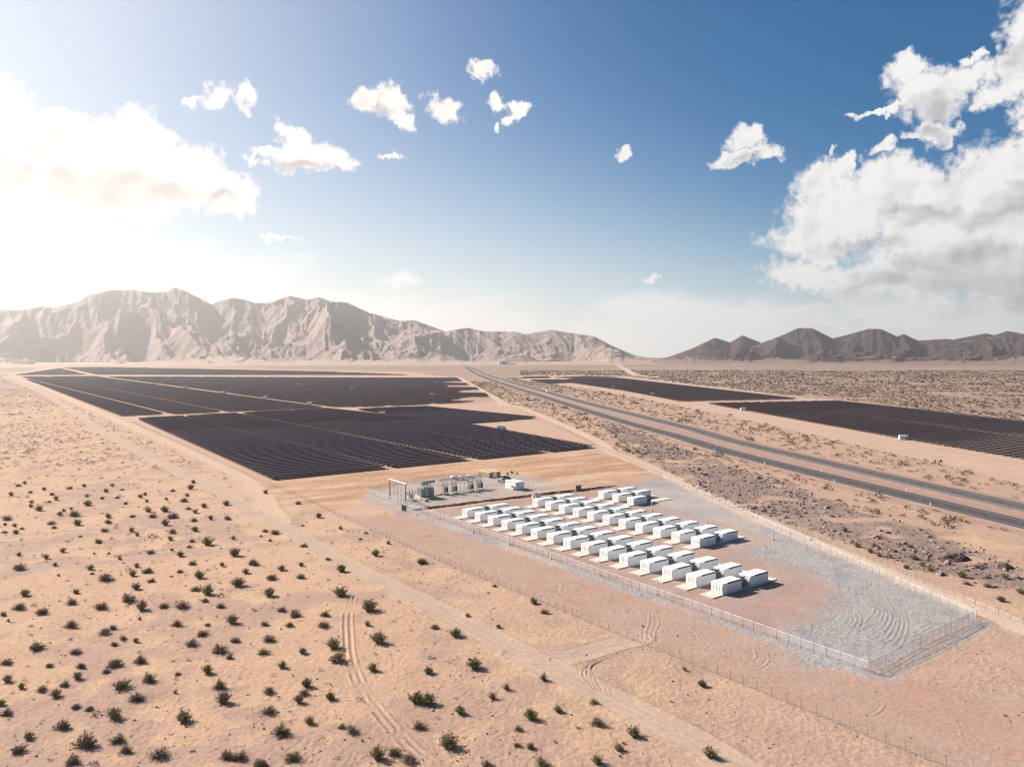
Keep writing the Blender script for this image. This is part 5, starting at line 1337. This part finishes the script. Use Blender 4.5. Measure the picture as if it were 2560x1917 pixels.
OLIVE = {('B', 865, 400), ('B', 635, 280), ('B', 170, 75), ('B', 890, 870), ('B', 70, 285), ('C', 105, 345), ('C', 1500, 1550), ('C', 300, 1190), ('F', 710, 265), ('F', 815, 390), ('F', 920, 440), ('F', 1000, 470), ('F', 1290, 490), ('F', 1355, 545), ('E', 1680, 920), ('E', 2170, 1010), ('B', 1640, 445), ('B', 1885, 535), ('B', 2165, 350), ('A', 1880, 200), ('A', 1640, 265), ('A', 1575, 135), ('A', 1940, 100), ('D', 2020, 400), ('D', 2090, 850), ('D', 1850, 750)}
BARE = {('C', 190, 950), ('C', 1300, 870), ('A', 1385, 1050), ('A', 1105, 470), ('A', 65, 485), ('A', 465, 130), ('B', 850, 520), ('E', 1290, 630), ('E', 1820, 790), ('B', 1840, 1090), ('B', 1950, 1020)}
rb = random.Random(3)
REG = {'A': (A_, 0, 1400, .3165, 'on the open sand at lower left'), 'B': (B_, 650, 1400, .3165, 'on the sand near the long dirt road'), 'C': (C_, 1300, 1400, .3165, 'between long dirt road and bottom edge'),
       'D': (D_, 0, 1150, .2803, 'on the open sand left of the solar field'), 'E': (E_, 560, 1180, .226, 'near the dirt road bend left of the substation'), 'F': (F_, 1900, 1250, .2984, 'right of the battery yard fence')}
WORDS = {'dry': 'dry brown twiggy desert shrub', 'grey': 'dense grey-brown desert shrub', 'olive': 'olive leafy desert shrub', 'green': 'bright green creosote bush', 'bare': 'almost leafless grey desert shrub', 'gold': 'straw-coloured desert shrub'}
taken = []
def place_shrub(x0, y0, rad_, kd, label, group, zz=None):
    st, fo = SH[kd][rb.randrange(4)]
    zg = float(ground_z([x0], [y0])[0]) if zz is None else zz
    e = empty('desert_shrub', (x0, y0, zg - .03), rb.uniform(0, 6.28)); s_ = rad_; e.scale = (s_ * rb.uniform(.9, 1.1), s_ * rb.uniform(.9, 1.1), s_ * rb.uniform(.8, 1.0))
    tag(e, label, 'shrub', group); link('stems', st, e); link('foliage', fo, e); taken.append((x0, y0, rad_))
spots = [survey(ox + a * sc_, oy + b_ * sc_) for key, (lst, ox, oy, sc_, where) in REG.items() for (a, b_, w) in lst]
todo = []
spot_z = iter(ground_z([p[0] for p in spots], [p[1] for p in spots]))
for key, (lst, ox, oy, sc_, where) in REG.items():
    for (a, b_, w) in lst:
        px, py = ox + a * sc_, oy + b_ * sc_; x0, y0 = survey(px, py); dd = math.hypot(y0, CH)
        kd = 'green' if (key, a, b_) in GREEN else 'olive' if (key, a, b_) in OLIVE else 'bare' if (key, a, b_) in BARE else rb.choice(['dry', 'grey', 'grey', 'dry', 'olive'] if key in 'ABC' else ['dry', 'grey', 'olive', 'gold'] if key == 'D' else ['dry', 'grey', 'olive'])
        rr_ = .5 * 1.12 * w * sc_ / F * dd
        size = 'tiny' if rr_ < .75 else 'small' if rr_ < 1.05 else 'medium' if rr_ < 1.4 else 'large'
        col_ = ['far left', 'left of centre', 'centre left', 'near the middle', 'below battery yard', 'right of centre', 'toward right edge', 'at right edge'][min(7, int(max(px, 0) / 320))]
        row_ = 'at the bottom edge' if py > 1850 else 'low in the picture' if py > 1700 else 'in the lower third' if py > 1550 else 'halfway up the sand' if py > 1400 else 'high on the sand' if py > 1270 else 'near the panels'
        todo.append((px, x0, y0, rr_, kd, f'{size} {WORDS[kd]} {row_}, {col_}', float(next(spot_z))))
same_l = {}
for t_ in sorted(todo): same_l.setdefault(t_[5], []).append(t_)
for lb, ts in same_l.items():
    for i, (px, x0, y0, rr_, kd, _, zz) in enumerate(ts):
        place_shrub(x0, y0, rr_, kd, lb if len(ts) == 1 else lb + (', leftmost' if i == 0 else ', rightmost' if i == len(ts) - 1 else ', ' + nth(i + 1) + ' from left'), lb.replace('shrub', 'shrubs').replace('bush', 'bushes'), zz)
for px, py, kd, w, lb in ((1207,1190,'red',1.6,'russet shrub at the left end of the tan containers'),(1216,1192,'gold',1.5,'yellow shrub in front of the tan containers, left of the green one'),(1226,1193,'olive',1.5,'yellow-green shrub in front of the tan containers'),(1246,1190,'olive',1.3,'small green shrub between the tan containers'),(1280,1183,'red',1.4,'dark reddish shrub right of the tan containers'),(1293,1186,'olive',1.0,'small green shrub farthest right of the tan containers'),(1269,1187,'bare',1.4,'dark bare shrub right of the tan containers')):
    x0, y0 = survey(px, py); kk = 'gold' if kd == 'red' else kd
    st, fo = SH[kk][rb.randrange(4)]; e = empty('garden_shrub', (x0, y0, 0), rb.uniform(0, 6)); e.scale = (w, w, w * 1.1); tag(e, lb, 'shrub')
    link('stems', st, e)
    if kd == 'red': fo = fo.copy(); fo.materials[0] = MAT['bush_red']
    link('foliage', fo, e)

# the mass of smaller and farther scrub
def clump_template(seed, n, w0):
    r = np.random.default_rng(seed); q = []
    for i in range(n):
        a = r.uniform(0, 2 * math.pi); e_ = r.uniform(.05, 1.4); L_ = r.uniform(.45, 1.0)
        c = np.array([math.cos(a) * math.cos(e_) * L_ * 1.05, math.sin(a) * math.cos(e_) * L_ * 1.05, math.sin(e_) * L_ * .85])
        n_ = r.normal(size=3); n_ /= np.linalg.norm(n_); t1 = np.cross(n_, [0.3, .5, .8]); t1 /= np.linalg.norm(t1); t2 = np.cross(n_, t1); w = r.uniform(.6, 1.3) * w0
        q.append([c - t1 * w * 1.4, c - t2 * w * .8, c + t1 * w * 1.4, c + t2 * w * .8])
    return np.array(q)
def scatter(name, pts, radii, nq, w0, mat, label):
    rng = np.random.default_rng(len(pts)); T = [clump_template(40 + i, nq, w0) for i in range(6)]
    out = []
    for i, ((x0, y0), r_) in enumerate(zip(pts, radii)):
        t_ = T[i % 6]; a = rng.uniform(0, 6.28); c, s_ = math.cos(a), math.sin(a)
        R_ = np.array([[c, -s_, 0], [s_, c, 0], [0, 0, 1]]); out.append((t_ @ R_.T) * r_ * np.array([1, 1, rng.uniform(.7, 1.1)]) + np.array([x0, y0, 0]))
    vs = np.concatenate([o_.reshape(-1, 3) for o_ in out]); z0 = np.repeat(ground_z([p[0] for p in pts], [p[1] for p in pts]), nq * 4); vs[:, 2] += z0 - .02
    o = link(name, np_mesh(name, vs, np.arange(len(vs)).reshape(-1, 4), mat)); tag(o, label, 'scrub', kind='stuff'); return o
rg_ = np.random.default_rng(12)
def rejected(x, y):
    bad = np.zeros(x.shape, bool)
    for p in (YARD, CLEAR_L, CLEAR_R, GRAVEL_SUB, STRIP, ORANGE): bad |= dpoly(x, y, p) > -1
    for r, w in ((ROAD_MAIN, 4.5), (ROAD_RIGHT, 5), (ROAD_PERIM, 7), (ROAD_LINK, 6), (TRACK_A, 4), (HWY, 12), (HWY2, 12), (TRACK_PLAIN, 14)): bad |= dline(x, y, r)[0] < w
    mid_l = [((a[0] + b_[0]) / 2, (a[1] + b_[1]) / 2) for a, b_ in zip(HWY, HWY2)]; bad |= dline(x, y, mid_l)[0] < 14
    return bad
def frame_pts(n, x_rng, y_rng):
    """random ground points, evenly spread over the ground in a range of photograph rows"""
    px = rg_.uniform(*x_rng, n * 3); d0, d1 = CH * F / (y_rng[1] - HOR), CH * F / (y_rng[0] - HOR)
    d = np.sqrt(rg_.uniform(d0 ** 2, d1 ** 2, n * 3)); x = (px - W / 2) / F * d; y = d
    return x, y
def gather(n, xr, yr, ok=None, gap=True):
    x, y = frame_pts(n, xr, yr); b_ = rejected(x, y)
    if ok is not None: b_ |= ~ok(x, y)
    x, y = x[~b_][:n], y[~b_][:n]
    if gap:
        t_ = np.array(taken); keep = np.ones(len(x), bool)
        for (tx, ty, tr) in taken: keep &= np.hypot(x - tx, y - ty) > tr + .8
        x, y = x[keep], y[keep]
    return list(zip(x, y))
left_of = lambda x, y: (fbm(x / 30, y / 30, 3, 88) > .38)
p1 = gather(1900, (-250, 1250), (1150, 1990), lambda x, y: dline(x, y, ROAD_MAIN)[0] > 2)
p1 = [p for p in p1 if rg_.random() < .8]
scatter('small_scrub', p1, np.exp(rg_.normal(-1.0, .5, len(p1))), 46, .12, MAT['bush_grey'], 'tiny dry tufts scattered between the larger shrubs')
p2 = gather(3400, (-500, 560), (985, 1160), lambda x, y: (left_of(x, y)) & (x < -60))
scatter('left_scrub', p2, np.exp(rg_.normal(-.10, .42, len(p2))), 28, .12, MAT['bush_gold'], 'straw-coloured scrub on the pale sand far left')
p2c = gather(1100, (-300, 520), (1058, 1175), lambda x, y: x < -60)
scatter('left_scrub', p2c, np.exp(rg_.normal(-.35, .4, len(p2c))), 44, .11, MAT['bush_olive'], 'olive and brown scrub on the sand left of the front solar block')
p2b = gather(2600, (-700, 420), (935, 1000), lambda x, y: x < -330)
scatter('left_scrub', p2b, np.exp(rg_.normal(.1, .4, len(p2b))), 16, .18, MAT['bush_gold'], 'straw-coloured scrub on the distant sand at the left edge')
def between(x, y):
    return (np.interp(y, [p[1] for p in ROAD_RIGHT[::-1]][::1] if ROAD_RIGHT[0][1] > ROAD_RIGHT[-1][1] else [p[1] for p in ROAD_RIGHT], [p[0] for p in ROAD_RIGHT]) < x) & (x < np.interp(y, [p[1] for p in HWY], [p[0] for p in HWY])) & (dpoly(x, y, ROCKS) < 0)
p3 = gather(9000, (1140, 2560), (955, 1330), between)[:1400]
scatter('verge_scrub', p3, np.exp(rg_.normal(.32, .42, len(p3))), 44, .115, MAT['bush_verge'], 'olive scrub between the right dirt road and the highway')
def beyond(x, y):
    hx = np.interp(y, [p[1] for p in HWY2], [p[0] for p in HWY2]); return (x > hx + 14) & (x < hx + 75)
p4 = gather(8000, (1180, 2700), (945, 1300), beyond)[:1500]
scatter('verge_scrub', p4, np.exp(rg_.normal(.32, .42, len(p4))), 44, .115, MAT['bush_verge'], 'grey-brown scrub between the highway and the right field')
def plain(x, y):
    hx = np.interp(y, [p[1] for p in HWY2], [p[0] for p in HWY2]); return (x > hx + 75) & (fbm(x / 60, y / 60, 3, 93) > .36)
p5 = gather(7600, (1500, 2800), (960, 1110), plain, False)
scatter('plain_scrub', p5, np.exp(rg_.normal(.42, .36, len(p5))), 16, .21, MAT['bush_plain'], 'dense grey scrub on the plain beyond the right field')
p6 = gather(11000, (1300, 2800), (926, 962), plain, False)
scatter('plain_scrub', p6, np.exp(rg_.normal(.62, .3, len(p6))), 8, .40, MAT['bush_plain'], 'distant dark scrub dotting the plain below the hills')

# ------------------------------------------------------------------ rubble
def rock_template(seed):
    r = np.random.default_rng(seed)
    ph = (1 + 5 ** .5) / 2
    v = np.array([(-1, ph, 0), (1, ph, 0), (-1, -ph, 0), (1, -ph, 0), (0, -1, ph), (0, 1, ph), (0, -1, -ph), (0, 1, -ph), (ph, 0, -1), (ph, 0, 1), (-ph, 0, -1), (-ph, 0, 1)]) / 1.9
    f = [(0,11,5),(0,5,1),(0,1,7),(0,7,10),(0,10,11),(1,5,9),(5,11,4),(11,10,2),(10,7,6),(7,1,8),(3,9,4),(3,4,2),(3,2,6),(3,6,8),(3,8,9),(4,9,5),(2,4,11),(6,2,10),(8,6,7),(9,8,1)]
    return v * r.uniform(.6, 1.25, (12, 1)) * np.array([1.1, .9, .65]), np.array(f)
def rocks(name, pts, radii, mat, label):
    T = [rock_template(i) for i in range(5)]; vs, fs, n = [], [], 0
    for i, ((x0, y0), r_) in enumerate(zip(pts, radii)):
        v, f = T[i % 5]; a = i * 2.4; c, s_ = math.cos(a), math.sin(a); R_ = np.array([[c, -s_, 0], [s_, c, 0], [0, 0, 1]])
        vs.append((v @ R_.T) * r_ + np.array([x0, y0, r_ * .2])); fs.append(f + n); n += 12
    o = link(name, np_mesh(name, np.concatenate(vs), np.concatenate(fs), mat, tris=True)); tag(o, label, 'rubble', kind='stuff')
x, y = frame_pts(14000, (1480, 2620), (1060, 1480)); k = (dpoly(x, y, ROCKS) > -2) & (fbm(x / 14, y / 14, 4, 61) > .30); pr = list(zip(x[k], y[k]))[:6500]
rocks('rubble', pr, np.exp(rg_.normal(-1.25, .6, len(pr))), MAT['rock'], 'purple-grey rubble strewn over the slope below the highway')
def spoil_heap():
    p = survey(2385, 1397); e = empty('spoil_heap', (*p, 0), rad(15)); tag(e, 'dark dug-out spoil heap with old timbers at the foot of the rubble slope', 'spoil heap')
    n, m_ = 18, 7; vs, q = [], []
    rn = random.Random(2)
    for i in range(m_):
        for j in range(n):
            a = 2 * math.pi * j / n; r_ = (i + .2) / (m_ - 1); hgt = 1.3 * max(0, math.sin(r_ * math.pi)) * (.7 + .5 * math.sin(a + 1)) if r_ < 1 else -.1
            vs.append((math.cos(a) * r_ * 5.2 + rn.uniform(-.25, .25), math.sin(a) * r_ * 3.0 + rn.uniform(-.2, .2), hgt + rn.uniform(-.12, .12) - (.0 if 0 < i < m_ - 1 else .1)))
    for i in range(m_ - 1):
        for j in range(n): q.append((i * n + j, i * n + (j + 1) % n, (i + 1) * n + (j + 1) % n, (i + 1) * n + j))
    link('heap', np_mesh('heap', vs, q, MAT['soil_dark']), e)
    for k, (a, b_) in enumerate((((-1.5, -1.0, .9), (2.2, -1.4, 1.5)), ((.2, -1.8, .5), (2.6, .4, 1.6)), ((-2.2, .2, 1.2), (1.0, -1.9, 1.3)))): MB().bar(a, b_, .14, 6).build('timber', MAT['porcelain'], e)
spoil_heap()
# pebbles on the near sand
x, y = frame_pts(5200, (-150, 2700), (1330, 2000)); k = (dpoly(x, y, YARD) < -.5) & (dline(x, y, ROAD_MAIN)[0] > 2.5) & (fbm(x / 12, y / 12, 3, 66) > .42); pb = list(zip(x[k], y[k]))[:3800]
MAT['pebble'] = principled('desert_pebble', (.30, .21, .16), .95, var=.4, scale=.2)
rocks('pebbles', pb, np.exp(rg_.normal(-2.25, .45, len(pb))), MAT['pebble'], 'small brown stones scattered over the near sand')
print('total tris', sum(len(me.loops) - 2 * len(me.polygons) for me in bpy.data.meshes), 'objects', len(bpy.data.objects))
